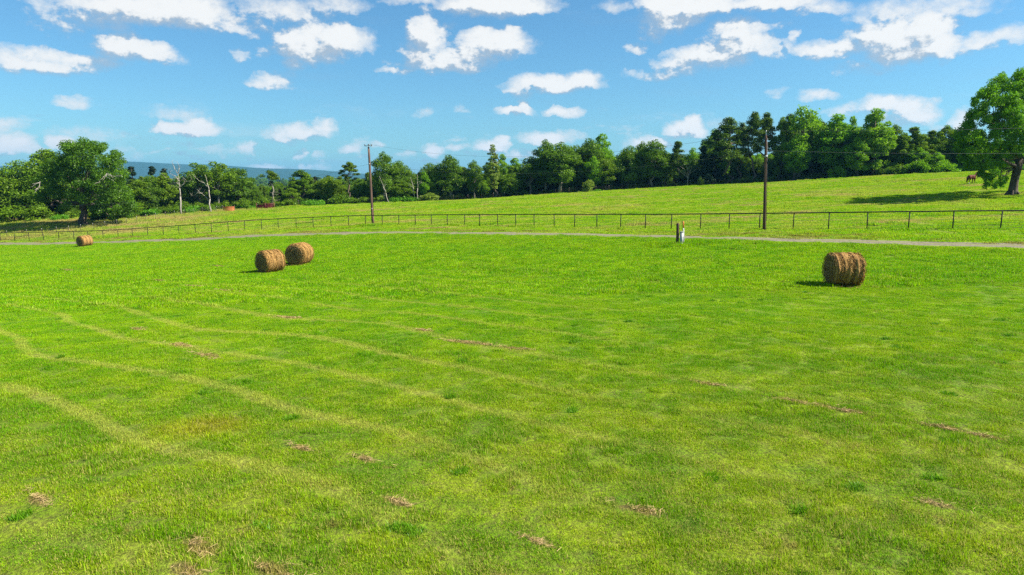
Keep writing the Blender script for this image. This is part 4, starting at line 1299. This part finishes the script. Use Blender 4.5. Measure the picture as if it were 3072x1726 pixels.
def tpost_fence(label, uv):
    P = []
    for (u, v, d) in uv:
        p = at(u, v, d); p[2] = gz(p[0], p[1]); P.append(p)
    org = P[len(P) // 2]
    o = thing('wire_fence', label, 'fence', org)
    for p in P:
        mb = MB()
        mb.box(p - org + [0, 0, .6], (.055, .012, 1.3)); mb.box(p - org + [0, .025, .6], (.012, .05, 1.28))
        q = mb.build('post', M['tpost'], o)
        cp = MB(); cp.box(p - org + [0, 0, 1.31], (.075, .06, .14)); cp.build('post_cap', M['white_paint'], q)
    for h in (.35, .65, .95, 1.18):
        mb = MB()
        mb.tube([p - org + [0, -.03, h] for p in P], .005, 4, False)
        mb.build('wire', M['wire'], o)
tpost_fence("sparse wire fence on white tipped steel posts by the dry grass and big oak",
            [(-60,696,122),(20,697,122),(80,698,122),(126,699,122),(170,698,122.5),(207,696,123),(243,694,124),(280,691,125),(316,689,127),(351,686,129),(381,684,131),(412,681,133),(439,678,136),(468,671,138),(498,667,140),(525,663,142),(554,658,145),(583,654,147),(608,651,149),(631,648,151),(651,645,152),(668,641,153)])
tpost_fence("thin wire fence on steel posts along the foot of the tree line",
            [(u, 600, edge_d(u) - 2.5) for u in (850,895,940,985,1030,1076,1122,1168,1215,1262,1310,1360,1404,1445,1480,1513,1551,1590,1628,1667,1707,1747,1787,1826,1865,1905,1945,1985,2030,2068,2100,2136,2172,2213,2258,2300,2342,2388,2430,2475,2520,2565)])

# ------------------------------------------------------------------ gate, panel
def red_gate():
    d = 156.0
    a = at(769, 631, d); b = at(824, 628, d)
    for p in (a, b): p[2] = gz(p[0], p[1])
    o = thing('red_gate', "dark red tubular livestock gate at the foot of the half dead pine", 'gate', a)
    w = b - a; L = np.linalg.norm(w); w = w / L
    fr = MB()
    for h in (.25, .48, .71, .94, 1.17, 1.35):
        fr.tube([[0, 0, h] + w * 0.05, [0, 0, h] + w * L * .98], .045, 6)
    fr.build('bar', M['red_metal'], o, True)
    for f in (0.02, .5, .98):
        mb = MB(); mb.tube([w * L * f + [0, 0, -.1], w * L * f + [0, 0, 1.5]], .06, 7); mb.build('upright', M['red_metal'], o, True)
    for j in range(3):
        sh = MB(); sh.box(w * L * (.2 + .3 * j) + [0, .06, .7], (L * .28, .03, .85)); sh.build('panel', M['red_metal'], o)
red_gate()

def rusty_panel():
    d = 152.0
    a = at(671, 640, d); b = at(704, 639.5, d)
    for p in (a, b): p[2] = gz(p[0], p[1])
    o = thing('board_panel', "rusty orange slatted panel in the wire fence left of the red gate", 'fence panel', a)
    w = b - a; L = np.linalg.norm(w); w = w / L
    mb = MB()
    for h in (.12, .34, .56, .78, 1.0):
        mb.box(w * L * .5 + [0, 0, h], (L, .04, .17))
    mb.build('slat', M['rust_metal'], o)
    for f in (0, 1):
        q = MB(); q.box(w * L * f + [0, .05, .6], (.1, .1, 1.5)); q.build('post', M['dark_pole'], o)
rusty_panel()

# ------------------------------------------------------------------ utility poles and cables
def utility_pole(label, u0, v0, u1, v1, d, mat, r0):
    b = at(u0, v0, d); b[2] = gz(b[0], d)
    t_ = at(u1, v1, d)
    o = thing('utility_pole', label, 'utility pole', b, 0, 'utility poles')
    top = t_ - b
    mb = MB()
    n = 9
    P = [top * (i / (n - 1)) for i in range(n)]
    P[0] = np.array([0, 0, -.3])
    mb.tube(P, np.linspace(r0, r0 * .62, n), 12)
    mb.build('pole', M[mat], o, True)
    pin = MB()
    pin.tube([top + [0, 0, -.5], top + [0, 0, .25]], .03, 6)
    pin.tube([top + [-.02, 0, .22], top + [-.02, 0, .30], top + [-.02, 0, .38]], [.05, .075, .05], 8)
    pin.build('insulator', M['porcelain'], o, True)
    cl = MB(); cl.box(top * .78 + [.0, -r0 * .9, 0], (.22, .12, .16)); cl.tube([top * .78 + [-.16, -.05, 0], top * .78 + [.16, -.05, 0]], .035, 6)
    cl.build('clamp', M['grey_metal'], o)
    gw = MB(); gw.tube([top * .97 + [r0 * .8, -.05, 0], top * .6 + [r0 * .95, -.08, 0], top * .1 + [r0 * 1.0, -.1, 0]], .018, 5)
    gw.build('ground_wire', M['cable'], o)
    if mat == 'pole_wood':
        ca = MB()
        ca.box(top + [0, -.12, .12], (1.05, .07, .07)); ca.build('crossarm', M['dark_pole'], o)
        for s in (-.45, .1, .45):
            q = MB(); q.tube([top + [s, -.12, .14], top + [s, -.12, .24], top + [s, -.12, .36]], [.03, .085, .05], 8); q.build('insulator', M['porcelain'], o, True)
        tg = MB(); tg.box(top * .2 + [0, -r0 - .01, 0], (.14, .02, .2)); tg.build('tag_plate', M['grey_metal'], o)
    return b, top
lb, lt = utility_pole("tall reddish wooden utility pole with small crossarm left of centre", 1119, 671, 1105.5, 441, 94.0, 'pole_wood', .19)
rb, rt = utility_pole("dark wooden utility pole at the fence right of centre", 2293, 687, 2298, 406, 59.0, 'dark_pole', .14)

def cable(label, A, B, sag, r=.014):
    n = 28
    t_ = np.linspace(0, 1, n)[:, None]
    P = A + (B - A) * t_
    P[:, 2] -= sag * 4 * (t_[:, 0] * (1 - t_[:, 0]))
    mb = MB(); mb.tube(P - A, r, 5, False)
    o = mb.build('power_cable', M['cable'])
    o.location = [float(c) for c in A]
    return tag(o, label, 'cable', 'overhead cables')
LT, RT = lb + lt + [.1, -.12, .35], rb + rt + [0, 0, .35]
cable("upper overhead cable sagging between the two utility poles", LT, RT, 1.9, .009)
cable("upper overhead cable running right from the right utility pole to the picture edge", RT, RT + np.array([70, -14, 3.0]), 1.1, .009)
LL, RL = lb + lt * .78, rb + rt * .84
cable("lower overhead cable running right from the right utility pole past the walnut", RL, RL + np.array([60, -11, 1.6]), 1.0, .010)
cable("lower overhead cable slung between the two utility poles", LL, RL, 1.6, .010)
cable("lower overhead cable running left from the left utility pole past the big oak", LL, at(-260, 592, 118), 3.2, .010)

# ------------------------------------------------------------------ marker posts by the lane
def markers():
    p = hit(2030, 736); d = p[1]; k = d / F_PX
    q = np.array([at(2031, 737, d)[0], d, 0]); q[2] = gz(q[0], q[1])
    o = thing('wooden_post', "short weathered dark wooden post beside the white stake by the lane", 'post', q)
    h = 66 * k
    mb = MB(); mb.tube([(0, 0, -.2), (0.02, 0, h * .5), (-.01, 0, h * .97), (-.01, 0, h)], [.11, .105, .10, .085], 10); mb.build('post_shaft', M['dark_pole'], o, True)
    cp = MB(); cp.tube([(.055, -.02, h * .72), (.05, -.02, h * .99)], [.055, .05], 8); cp.build('split_face', M['pole_wood'], o, True)
    q2 = np.array([at(2043, 737, d)[0], d - .1, 0]); q2[2] = gz(q2[0], q2[1])
    o = thing('utility_pedestal', "white cylindrical utility pedestal between the wooden post and the orange tipped stake", 'pedestal', q2)
    hh = 38 * k
    mb = MB(); mb.tube([(0, 0, -.1), (0, 0, hh * .98)], [.125, .125], 16); mb.build('housing', M['white_paint'], o, True)
    mb = MB(); mb.tube([(0, 0, hh * .98), (0, 0, hh * 1.02), (0, 0, hh * 1.05)], [.145, .14, .09], 16); mb.build('cap', M['grey_metal'], o, True)
    mb = MB(); mb.tube([(0, 0, .02), (0, 0, .16)], [.16, .15], 16); mb.build('base_collar', M['grey_metal'], o, True)
    q3 = np.array([at(2051, 737, d)[0], d - .05, 0]); q3[2] = gz(q3[0], q3[1])
    o = thing('marker_stake', "white marker stake with an orange top leaning slightly left beside the lane", 'marker', q3)
    H = 70 * k
    mb = MB(); mb.tube([(0, 0, -.1), (-.04, 0, H * .4), (-.085, 0, H * .72)], [.05, .05, .05], 8); mb.build('stake', M['white_paint'], o, True)
    mb = MB(); mb.tube([(-.085, 0, H * .72), (-.11, 0, H * .98), (-.112, 0, H)], [.054, .054, .03], 8); mb.build('orange_sleeve', M['orange_paint'], o, True)
markers()

# ------------------------------------------------------------------ hay bales
def bale_mats():
    m, t, out = new_mat("hay_side")
    tc = t.node('ShaderNodeTexCoord')
    P = tc.outputs['Object']
    oi = t.node('ShaderNodeObjectInfo')
    st = t.vm('MULTIPLY', P, (1.0, 1.0, 1.0))
    n1, _ = t.noise(st, 28.0, 6.0, 0.75)
    x, y, z = t.sep(P)
    n3, _ = t.noise(P, 3.5, 3.0, 0.6)
    ring, _ = t.noise(t.comb(t.m('MULTIPLY', x, 9.0), 0.0, 0.0), 1.0, 2.0, 0.6)
    c = t.mix(t.smooth(n1, 0.32, 0.68), rgba((0.105, 0.052, 0.017)), rgba((0.540, 0.320, 0.100)))
    c = t.mix(t.smooth(ring, 0.48, 0.58, 0.0, 0.75), c, rgba((0.110, 0.052, 0.026)))
    c = t.mix(t.smooth(n3, 0.5, 0.72, 0.0, 0.35), c, rgba((0.400, 0.270, 0.110)))
    h = t.m('ADD', n1, t.m('MULTIPLY', ring, 0.5))
    principled(t, out, c, 0.9, 0.15, 0, h, 0.05)
    m2, t, out = new_mat("hay_end")
    tc = t.node('ShaderNodeTexCoord')
    P = tc.outputs['Object']
    x, y, z = t.sep(P)
    r = t.vm('LENGTH', t.comb(0.0, y, z))
    an = t.m('ARCTAN2', z, y)
    n1, _ = t.noise(P, 26.0, 6.0, 0.75)
    wob, _ = t.noise(P, 3.0, 3.0, 0.6)
    sp = t.m('SINE', t.m('ADD', t.m('MULTIPLY', t.m('ADD', r, t.m('MULTIPLY', wob, 0.18)), 48.0), an))
    f = t.m('ADD', t.m('MULTIPLY', n1, 0.7), t.m('MULTIPLY', t.m('MULTIPLY_ADD', sp, 0.5, 0.5), 0.3))
    c = t.mix(t.smooth(f, 0.28, 0.72), rgba((0.060, 0.036, 0.018)), rgba((0.460, 0.310, 0.140)))
    principled(t, out, c, 0.95, 0.1, 0, f, 0.06)
    return m, m2
M['hay_side'], M['hay_end'] = bale_mats()
m_, t_, o_ = new_mat("straw")
ai_ = t_.node('ShaderNodeAttribute'); ai_.attribute_name = "rnd"
principled(t_, o_, t_.mix(ai_.outputs['Fac'], rgba((0.210, 0.130, 0.058)), rgba((0.540, 0.390, 0.190))), 0.9, 0.15)
M['straw'] = m_
m_, t_, o_ = new_mat("bale_straw")
ai_ = t_.node('ShaderNodeAttribute'); ai_.attribute_name = "rnd"
principled(t_, o_, t_.mix(ai_.outputs['Fac'], rgba((0.130, 0.066, 0.022)), rgba((0.500, 0.300, 0.095))), 0.9, 0.15)
M['bale_straw'] = m_

def straws(rg, P, D, L, w):
    """thin flat stalks at P, pointing along D"""
    n = len(P)
    D = unit(D); B = unit(np.cross(D, unit(rg.normal(size=(n, 3)))))
    L = np.asarray(L)[:, None]; w = np.asarray(w)[:, None]
    V = np.stack([P - D * L / 2 - B * w, P - D * L / 2 + B * w, P + D * L / 2 + B * w, P + D * L / 2 - B * w], 1)
    return V.reshape(-1, 3), np.arange(n * 4).reshape(n, 4), np.repeat(rg.random(n), 4)

BALE_XY = []
def bale(label, u, v, d, ang, D, L, seed):
    rg = np.random.default_rng(seed)
    c = at(u, v, d)
    z0 = gz(c[0], d)
    o = thing('hay_bale', label, 'hay bale', (c[0], d, z0), ang, 'round hay bales left in the field')
    BALE_XY.append((c[0], d, ang, D, L))
    na, nl = 84, 40
    a = np.linspace(0, 2 * math.pi, na, endpoint=False)
    xs = np.linspace(-L / 2, L / 2, nl)
    A, X = np.meshgrid(a, xs)
    Rr = np.full_like(A, D / 2)
    Rr -= 0.09 * (np.abs(X) / (L / 2)) ** 8
    for k in range(6):
        fx = rg.uniform(8, 26); Rr += .013 * np.sin(fx * X + rg.random() * 6 + .6 * np.sin(A * rg.integers(1, 4)))
        Rr += .006 * np.sin(A * rg.integers(2, 9) + rg.random() * 6) * np.sin(X * rg.uniform(1, 6) + rg.random() * 6)
    Rr += rg.normal(0, .007, Rr.shape)
    Y = Rr * np.cos(A); Z = Rr * np.sin(A)
    Z = D / 2 * .965 + np.where(Z < -D * .36, -D * .36 + (Z + D * .36) * .45, Z)      # the weight flattens the underside
    V = np.stack([X, Y, Z], -1).reshape(-1, 3)
    i = np.arange(na * nl).reshape(nl, na)
    j = np.roll(i, -1, axis=1)
    q = np.stack([i[:-1], j[:-1], j[1:], i[1:]], -1).reshape(-1, 4)
    link('side', np_mesh('side', V - [0, 0, D / 2], q, M['hay_side'], True), o).location = (0, 0, D / 2)
    for s in (-1, 1):
        rings = 14
        Vs, row0 = [], (0 if s < 0 else nl - 1)
        rim = V.reshape(nl, na, 3)[row0] - [0, 0, D / 2]
        for k in range(rings + 1):
            f = 1 - k / (rings + .001)
            rr = rim * [1, f, f]
            rr[:, 0] += s * (.05 * (1 - f ** 2) + rg.normal(0, .012, na)) * (k > 0)
            Vs.append(rr)
        Vs = np.stack(Vs, 0)
        i2 = np.arange((rings + 1) * na).reshape(rings + 1, na); j2 = np.roll(i2, -1, axis=1)
        q2 = np.stack([i2[:-1], j2[:-1], j2[1:], i2[1:]], -1).reshape(-1, 4)
        link('end_face', np_mesh('end_face', Vs.reshape(-1, 3), q2, M['hay_end'], True), o).location = (0, 0, D / 2)
    n = 2600
    ang_ = rg.random(n) * 2 * math.pi; xx = (rg.random(n) - .5) * L * 1.0
    rr = D / 2 + rg.normal(-.004, .010, n)
    P = np.stack([xx, rr * np.cos(ang_), D / 2 * .965 + np.maximum(rr * np.sin(ang_), -D * .43)], 1)
    Dd = np.stack([rg.normal(0, .45, n), -np.sin(ang_), np.cos(ang_)], 1) + np.stack([np.zeros(n), np.cos(ang_), np.sin(ang_)], 1) * rg.normal(0, .16, n)[:, None]
    V1, q1, r1 = straws(rg, P, Dd, .10 + .14 * rg.random(n), .004 + .004 * rg.random(n))
    n2 = 1300
    an2 = rg.random(n2) * 6.283; r2 = D / 2 * np.sqrt(rg.random(n2)) * .96; sgn = rg.choice([-1, 1], n2)
    P2 = np.stack([sgn * (L / 2 + .05), r2 * np.cos(an2), D / 2 * .965 + np.maximum(r2 * np.sin(an2), -D * .43)], 1)
    D2 = np.stack([rg.normal(0, .3, n2), -np.sin(an2) + rg.normal(0, .4, n2), np.cos(an2) + rg.normal(0, .4, n2)], 1)
    V2, q2, r2_ = straws(rg, P2, D2, .08 + .14 * rg.random(n2), .004 + .003 * rg.random(n2))
    n3 = 900                                                     # stalks dropped around the foot
    P3 = np.stack([(rg.random(n3) - .5) * L * 1.25, rg.normal(0, .45, n3) * D * .6, .03 + .03 * rg.random(n3)], 1)
    V3, q3, r3 = straws(rg, P3, np.stack([rg.normal(size=n3), rg.normal(size=n3), rg.normal(0, .15, n3)], 1), .1 + .15 * rg.random(n3), np.full(n3, .005))
    Va = np.concatenate([V1, V2, V3]); qa = np.concatenate([q1, q2 + len(V1), q3 + len(V1) + len(V2)])
    link('loose_straw', np_mesh('loose_straw', Va, qa, M['bale_straw'], False, {"rnd": np.concatenate([r1, r2_, r3])}), o)
bale("round hay bale alone on the right side of the mown field", 2528, 850, 30.0, R(-3), 1.47, 1.24, 41)
bale("nearer left round hay bale of the pair, dark end turned left", 812, 812, 44.2, R(54), 1.48, 1.28, 42)
bale("farther right round hay bale of the pair, its shaded round end facing us", 900, 787, 47.6, R(80), 1.52, 1.40, 43)
bale("smallest round hay bale far left beside the gravel lane", 255, 735, 98.0, R(70), 1.55, 1.50, 44)

# dry hay litter left along the rows
def litter():
    rg = np.random.default_rng(66)
    Vs, Qs, Rs, n0 = [], [], [], 0
    for (sx, sy, a, b) in SPOT_XY:
        a, b = a * .85, b * .5
        n = int(420 * min(a * b * 3.2, 1.4)) + 70
        lob = rg.normal(size=(6, 2)) * [.55, .45]
        q = lob[rg.integers(0, 6, n)] + rg.normal(size=(n, 2)) * (.10 + .26 * rg.random((n, 1))) * np.where(rg.random((n, 1)) < .28, 3.2, 1.0)
        x = sx + .83 * q[:, 0] * a + .56 * q[:, 1] * b
        y = sy - .56 * q[:, 0] * a + .83 * q[:, 1] * b
        z = ground_z(x, y) + .015 + .04 * rg.random(n)
        D = np.stack([rg.normal(.4, 1, n), rg.normal(-.25, 1, n), rg.normal(0, .25, n)], 1)
        wd = .0016 + .00013 * sy
        V, qq, r = straws(rg, np.stack([x, y, z], 1), D, .05 + .08 * rg.random(n), np.full(n, wd * .75))
        Vs.append(V); Qs.append(qq + n0); Rs.append(r); n0 += len(V)
    me = np_mesh("hay_litter", np.concatenate(Vs), np.concatenate(Qs), M['straw'], False, {"rnd": np.concatenate(Rs)})
    tag(link("hay_litter", me), "scraps of brown dry hay lying in the mown grass", None, None, 'stuff')
litter()

# ------------------------------------------------------------------ horse
def horse():
    p = hit(2913, 553)
    o = thing('horse', "chestnut horse with a white blaze standing beside the walnut's low branches", 'horse', p, R(22))
    def skin(name, V, E, rad, mat, sub=2):
        me = bpy.data.meshes.new(name)
        me.from_pydata(V, E, [])
        b = link(name, me, o, mat)
        b.modifiers.new("skin", 'SKIN'); b.modifiers.new("smooth", 'SUBSURF').levels = sub
        b.modifiers["smooth"].render_levels = sub
        for i, r in enumerate(rad):
            me.skin_vertices[0].data[i].radius = r if isinstance(r, tuple) else (r, r)
        me.skin_vertices[0].data[0].use_root = True
        b.modifiers["skin"].use_smooth_shade = True
        return b
    V = [(0, 0, 1.12), (-.42, 0, 1.20), (-.70, 0, 1.17), (.40, 0, 1.14), (.66, 0, 1.22),              # barrel, croup, chest
         (.88, 0, 1.46), (1.08, 0, 1.68), (1.18, 0, 1.80), (1.34, 0, 1.66), (1.52, 0, 1.46), (1.58, 0, 1.40)]   # neck, poll, face, muzzle
    E = [(0, 1), (1, 2), (0, 3), (3, 4), (4, 5), (5, 6), (6, 7), (7, 8), (8, 9), (9, 10)]
    rad = [(.30, .34), (.30, .33), (.24, .26), (.29, .35), (.22, .28), (.13, .20), (.10, .15), (.10, .11), (.085, .11), (.06, .075), (.05, .06)]
    def leg(root, pts, rr):
        k = root
        for q, r in zip(pts, rr):
            V.append(q); E.append((k, len(V) - 1)); rad.append(r); k = len(V) - 1
    for s in (-1, 1):
        leg(1, [(-.66, s * .18, .92), (-.52, s * .18, .76), (-.76, s * .17, .52), (-.70, s * .17, .28), (-.68, s * .17, .07)], [(.16, .20), (.12, .13), (.065, .075), (.045, .045), (.05, .05)])
        leg(3, [(.52, s * .17, .90), (.54, s * .16, .70), (.53, s * .16, .48), (.54, s * .16, .26), (.56, s * .16, .07)], [(.13, .15), (.08, .09), (.06, .06), (.042, .042), (.05, .05)])
    for s in (-1, 1):                                  # ears
        k = len(V); V.append((1.16, s * .07, 1.92)); E.append((7, k)); rad.append((.022, .03))
    skin('body', V, E, rad, M['coat'], 2)
    skin('tail', [(-.86, 0, 1.20), (-.98, 0, 1.05), (-1.02, 0, .75), (-1.08, 0, .42), (-1.10, 0, .25)], [(0, 1), (1, 2), (2, 3), (3, 4)], [.05, .08, .10, .08, .03], M['mane'])
    skin('mane', [(.72, 0, 1.46), (.86, 0, 1.66), (1.02, 0, 1.84), (1.15, 0, 1.93), (1.24, 0, 1.84)], [(0, 1), (1, 2), (2, 3), (3, 4)], [(.04, .04), (.05, .08), (.05, .08), (.045, .06), (.03, .03)], M['mane'])
    bz = MB(); bz.tube([(1.30, 0, 1.81), (1.42, 0, 1.68), (1.56, 0, 1.52), (1.625, 0, 1.44)], [.035, .05, .045, .05], 8); bz.build('blaze', M['white_hair'], o, True)
    for (x, y) in ((-.68, -.17), (-.68, .17), (.56, -.16), (.56, .16)):
        h = MB(); h.tube([(x + .02, y, -.01), (x, y, .09)], [.075, .055], 10); h.build('hoof', M['hoof'], o, True)
    sk = MB(); sk.tube([(-.68, -.17, .09), (-.69, -.17, .26)], [.056, .052], 10); sk.build('white_sock', M['white_hair'], o, True)
horse()

# ------------------------------------------------------------------ grass
def grass_mat(name, zone, dry_k):
    m, t, out = new_mat(name)
    geo = t.node('ShaderNodeNewGeometry')
    at_ = t.node('ShaderNodeAttribute'); at_.attribute_name = "rnd"
    fg = t.node('ShaderNodeGroup'); fg.node_tree = FIELD
    t.l.new(geo.outputs['Position'], fg.inputs[0])
    if zone < .5:
        fg.inputs[1].default_value = 0.0
    else:
        za = t.node('ShaderNodeAttribute', attribute_type='INSTANCER'); za.attribute_name = "zone"
        t.l.new(t.m('MAXIMUM', za.outputs['Fac'], 1.0), fg.inputs[1])
    c = fg.outputs[0]
    r = at_.outputs['Fac']
    hs = t.node('ShaderNodeHueSaturation')
    t.put(hs.inputs['Hue'], t.m('MULTIPLY_ADD', r, 0.05, 0.475))
    t.put(hs.inputs['Value'], t.m('MULTIPLY_ADD', t.m('FRACT', t.m('MULTIPLY', r, 7.31)), *((1.1, 0.5) if zone < .5 else (0.5, 0.8))))
    t.l.new(c, hs.inputs['Color'])
    c = hs.outputs[0]
    _, py, _ = t.sep(geo.outputs['Position'])
    pn, _ = t.noise(geo.outputs['Position'], 0.9, 3.0, 0.6)
    k = t.m('ADD', dry_k, t.m('MULTIPLY', t.smooth(py, 17.0, 7.5), t.smooth(pn, 0.35, 0.65, 0.05, 0.24))) if zone < .5 else dry_k
    straw = t.m('GREATER_THAN', t.m('FRACT', t.m('MULTIPLY', r, 13.7)), t.m('SUBTRACT', 1.0, k))
    c = t.mix(t.m('MULTIPLY', straw, 0.85), c, rgba((0.470, 0.400, 0.120)))
    dif = t.node('ShaderNodeBsdfDiffuse'); t.l.new(c, dif.inputs[0])
    tr = t.node('ShaderNodeBsdfTranslucent'); t.l.new(c, tr.inputs[0])
    mx = t.node('ShaderNodeMixShader'); mx.inputs[0].default_value = 0.42
    t.l.new(dif.outputs[0], mx.inputs[1]); t.l.new(tr.outputs[0], mx.inputs[2])
    gl = t.node('ShaderNodeBsdfGlossy'); gl.inputs['Roughness'].default_value = 0.5
    m2 = t.node('ShaderNodeMixShader'); m2.inputs[0].default_value = 0.004
    t.l.new(mx.outputs[0], m2.inputs[1]); t.l.new(gl.outputs[0], m2.inputs[2])
    t.l.new(m2.outputs[0], out.inputs[0])
    return m

def tuft(nm, rg, mat, size, n, hgt, wid, lean=.55, clump=0.0):
    """a patch of curved blades"""
    c = (rg.random((n, 2)) - .5) * size
    if clump > 0:
        k = rg.random((9, 2)) * size - size / 2
        c = c * (1 - clump) + k[rg.integers(0, 9, n)] * clump
    L = hgt * np.clip(rg.normal(1, .33, n), .35, 2.0)
    an = rg.random(n) * 6.283; ln = np.abs(rg.normal(0, lean, n)) + .1
    D = np.stack([np.cos(an), np.sin(an)], 1)
    S_ = np.stack([-np.sin(an), np.cos(an)], 1)
    w = wid * (.6 + .8 * rg.random(n))
    def pt(f, side):
        h = L * f * np.cos(np.minimum(ln * (.55 + .5 * f), 1.45)); o_ = L * f * np.sin(np.minimum(ln * (.55 + .5 * f), 1.45))
        xy = c + D * o_[:, None] + S_ * (side * w)[:, None]
        return np.concatenate([xy, h[:, None] - .01], 1)
    one = np.ones(n)
    V = np.stack([pt(0, -.5 * one), pt(0, .5 * one), pt(.55, .42 * one), pt(.55, -.42 * one), pt(1, 0 * one)], 1)
    b = np.arange(n)[:, None] * 5
    q = b + np.array([[0, 1, 2, 3]]); tr = b + np.array([[3, 2, 4]])
    me = np_mesh(nm, V.reshape(-1, 3), [q, tr], mat, False, {"rnd": np.repeat(rg.random(n), 5)})
    return bpy.data.objects.new(nm, me)

def frame_mask(x, y, pad):
    return np.abs(x) < y * 0.775 + pad

def lumps(x, y, s):
    return (np.sin(x * 1.1 * s + 2 * np.sin(y * .7 * s)) + np.sin(y * 1.3 * s + 1.7 * np.sin(x * .9 * s + 1)) + np.sin((x + y) * 2.3 * s) * .6) / 2.6

def grow():
    rg = np.random.default_rng(77)
    gm = grass_mat("mown_grass", 0.0, .08)
    pm = grass_mat("pasture_grass", 1.0, .03)
    A = [tuft("tuft_%02d" % i, rg, gm, .52, 1150, .040, .0054, 1.0, .30) for i in range(4)]
    A += [tuft("tuft_%02d" % (4 + i), rg, gm, .44, 640, .060, .0056, .8, .45) for i in range(3)]
    A += [tuft("tuft_%02d" % (7 + i), rg, gm, .5, 700, .030, .0058, 1.1, .3) for i in range(2)]
    wm = leaf_mat("weed_leaf", (0.060, 0.190, 0.004), (0.140, 0.300, 0.008), (0.110, 0.230, 0.006), 0.35)
    A += [tuft("tuft_%02d" % (9 + i), rg, wm, .34, 260, .070, .011, .9, .6) for i in range(2)]
    ca = hidden_collection("tufts_near", A)
    def pts_of(y0, y1, step, pad, zone, ycut=None):
        xs = np.arange(-150, 130, step); ys = np.arange(y0, y1, step)
        X, Y = np.meshgrid(xs, ys); X = X.ravel(); Y = Y.ravel()
        m = frame_mask(X, Y, pad + 2)
        X = X[m]; Y = Y[m]
        X = X + rg.uniform(-.5, .5, len(X)) * step; Y = Y + rg.uniform(-.5, .5, len(X)) * step
        dy = Y - road_y(X)
        m = (dy < -1.5) if zone == 0 else ((dy > 1.5) & (Y < edge_y(X) + 4))
        for (bx, by, an, D, L) in BALE_XY:
            m &= ~((np.abs((X - bx) * math.cos(an) + (Y - by) * math.sin(an)) < L * .46) & (np.abs(-(X - bx) * math.sin(an) + (Y - by) * math.cos(an)) < D * .22))
        X, Y = X[m], Y[m]
        return X, Y, ground_z(X, Y)
    def go(name, X, Y, Z, coll, var, sc, label):
        n = len(X)
        rot = np.stack([rg.normal(0, .06, n), rg.normal(0, .06, n), rg.random(n) * 6.283], 1)
        scatter(name, np.stack([X, Y, Z], 1), rot, sc, var, coll, label, 1 + sstep(Y - road_y(X), 5.0, 9.0))
    X, Y, Z = pts_of(3.5, 30, .30, 5, 0)
    lu = lumps(X, Y, .9) + .5 * lumps(X + 9, Y, 2.7)
    n = len(X)
    var = np.where(lu > .55, 4 + rg.integers(0, 3, n), np.where(lu < -.6, 7 + rg.integers(0, 2, n), rg.integers(0, 4, n)))
    wd = lumps(X * 1.7 + 40, Y * 1.7 - 11, 1.9) + .4 * lumps(X - 20, Y + 5, 6.0)
    var = np.where((wd > .92) & (rg.random(n) < .7), 9 + rg.integers(0, 2, n), var)
    s = (.9 + .35 * rg.random(n)) * (1 + .14 * lu)
    sc = np.stack([np.ones(n) * (.95 + .2 * rg.random(n)), np.ones(n), s], 1)
    bare = lumps(X * 2.1 - 13, Y * 2.1 + 3, 1.6) + .7 * rg.random(n)
    kp = ~((bare > 1.05) & (rg.random(n) < .8))
    X, Y, Z, var, sc = X[kp], Y[kp], Z[kp], var[kp], sc[kp]
    go("mown_grass", X, Y, Z, ca, var, sc, "short mown green grass of the hay field near the viewer")
    B = [tuft("tuft_far_%02d" % i, rg, gm, 1.25, 900, .085, .015, .7, .4) for i in range(4)]
    B += [tuft("tuft_far_%02d" % (4 + i), rg, gm, 1.1, 700, .12, .016, .6, .55) for i in range(2)]
    cb = hidden_collection("tufts_mid", B)
    X, Y, Z = pts_of(29.5, 122, .60, 8, 0)
    lu = lumps(X, Y, .5) + .5 * lumps(X + 9, Y, 1.4); n = len(X)
    var = np.where(lu > .6, 4 + rg.integers(0, 2, n), rg.integers(0, 4, n))
    sc = np.stack([np.ones(n), np.ones(n), (.8 + .4 * rg.random(n)) * (1 + .2 * lu)], 1)
    mk = hit(2040, 737)
    rough = np.hypot((X - mk[0]) / 1.6, Y - mk[1]) < 1.7
    sc[:, 2] *= np.where(rough, 2.6, 1.0)
    go("mown_grass_beyond", X, Y, Z, cb, var, sc, "mown green grass of the hay field out to the gravel lane")
    Cc = [tuft("pasture_%02d" % i, rg, pm, 2.2, 800, .10, .032, .75, .4) for i in range(4)]
    Cc += [tuft("pasture_%02d" % (4 + i), rg, pm, 1.8, 420, .20, .034, .5, .6) for i in range(2)]
    cc = hidden_collection("tufts_pasture", Cc)
    X, Y, Z = pts_of(40, 180, 1.25, 10, 1)
    lu = lumps(X * .5, Y, .35) + .5 * lumps(X * .5 + 9, Y, 1.0); n = len(X)
    var = np.where(lu > .75, 4 + rg.integers(0, 2, n), rg.integers(0, 4, n))
    hay = (X < -50) & (Y > 120)
    var = np.where(hay & (rg.random(n) < .6), 4 + rg.integers(0, 2, n), var)
    sc = np.stack([np.ones(n), np.ones(n), (.7 + .5 * rg.random(n)) * (1 + .25 * lu) * np.where(hay, 1.7, 1.0)], 1)
    go("pasture_grass", X, Y, Z, cc, var, sc, "yellow green grazed grass of the pasture behind the lane")
grow()

# ------------------------------------------------------------------ haze
def haze():
    m, t, out = new_mat("air")
    v = t.node('ShaderNodeVolumePrincipled')
    v.inputs['Color'].default_value = (0.15, 0.48, 0.86, 1)
    v.inputs['Density'].default_value = 0.000085
    v.inputs['Anisotropy'].default_value = 0.1
    t.l.new(v.outputs[0], out.inputs['Volume'])
    mb = MB(); mb.box((0, 4300, 70), (19500, 9900, 340))
    o = mb.build('haze', m)
    tag(o, "thin blue air over the valley", None, None, 'stuff')
haze()
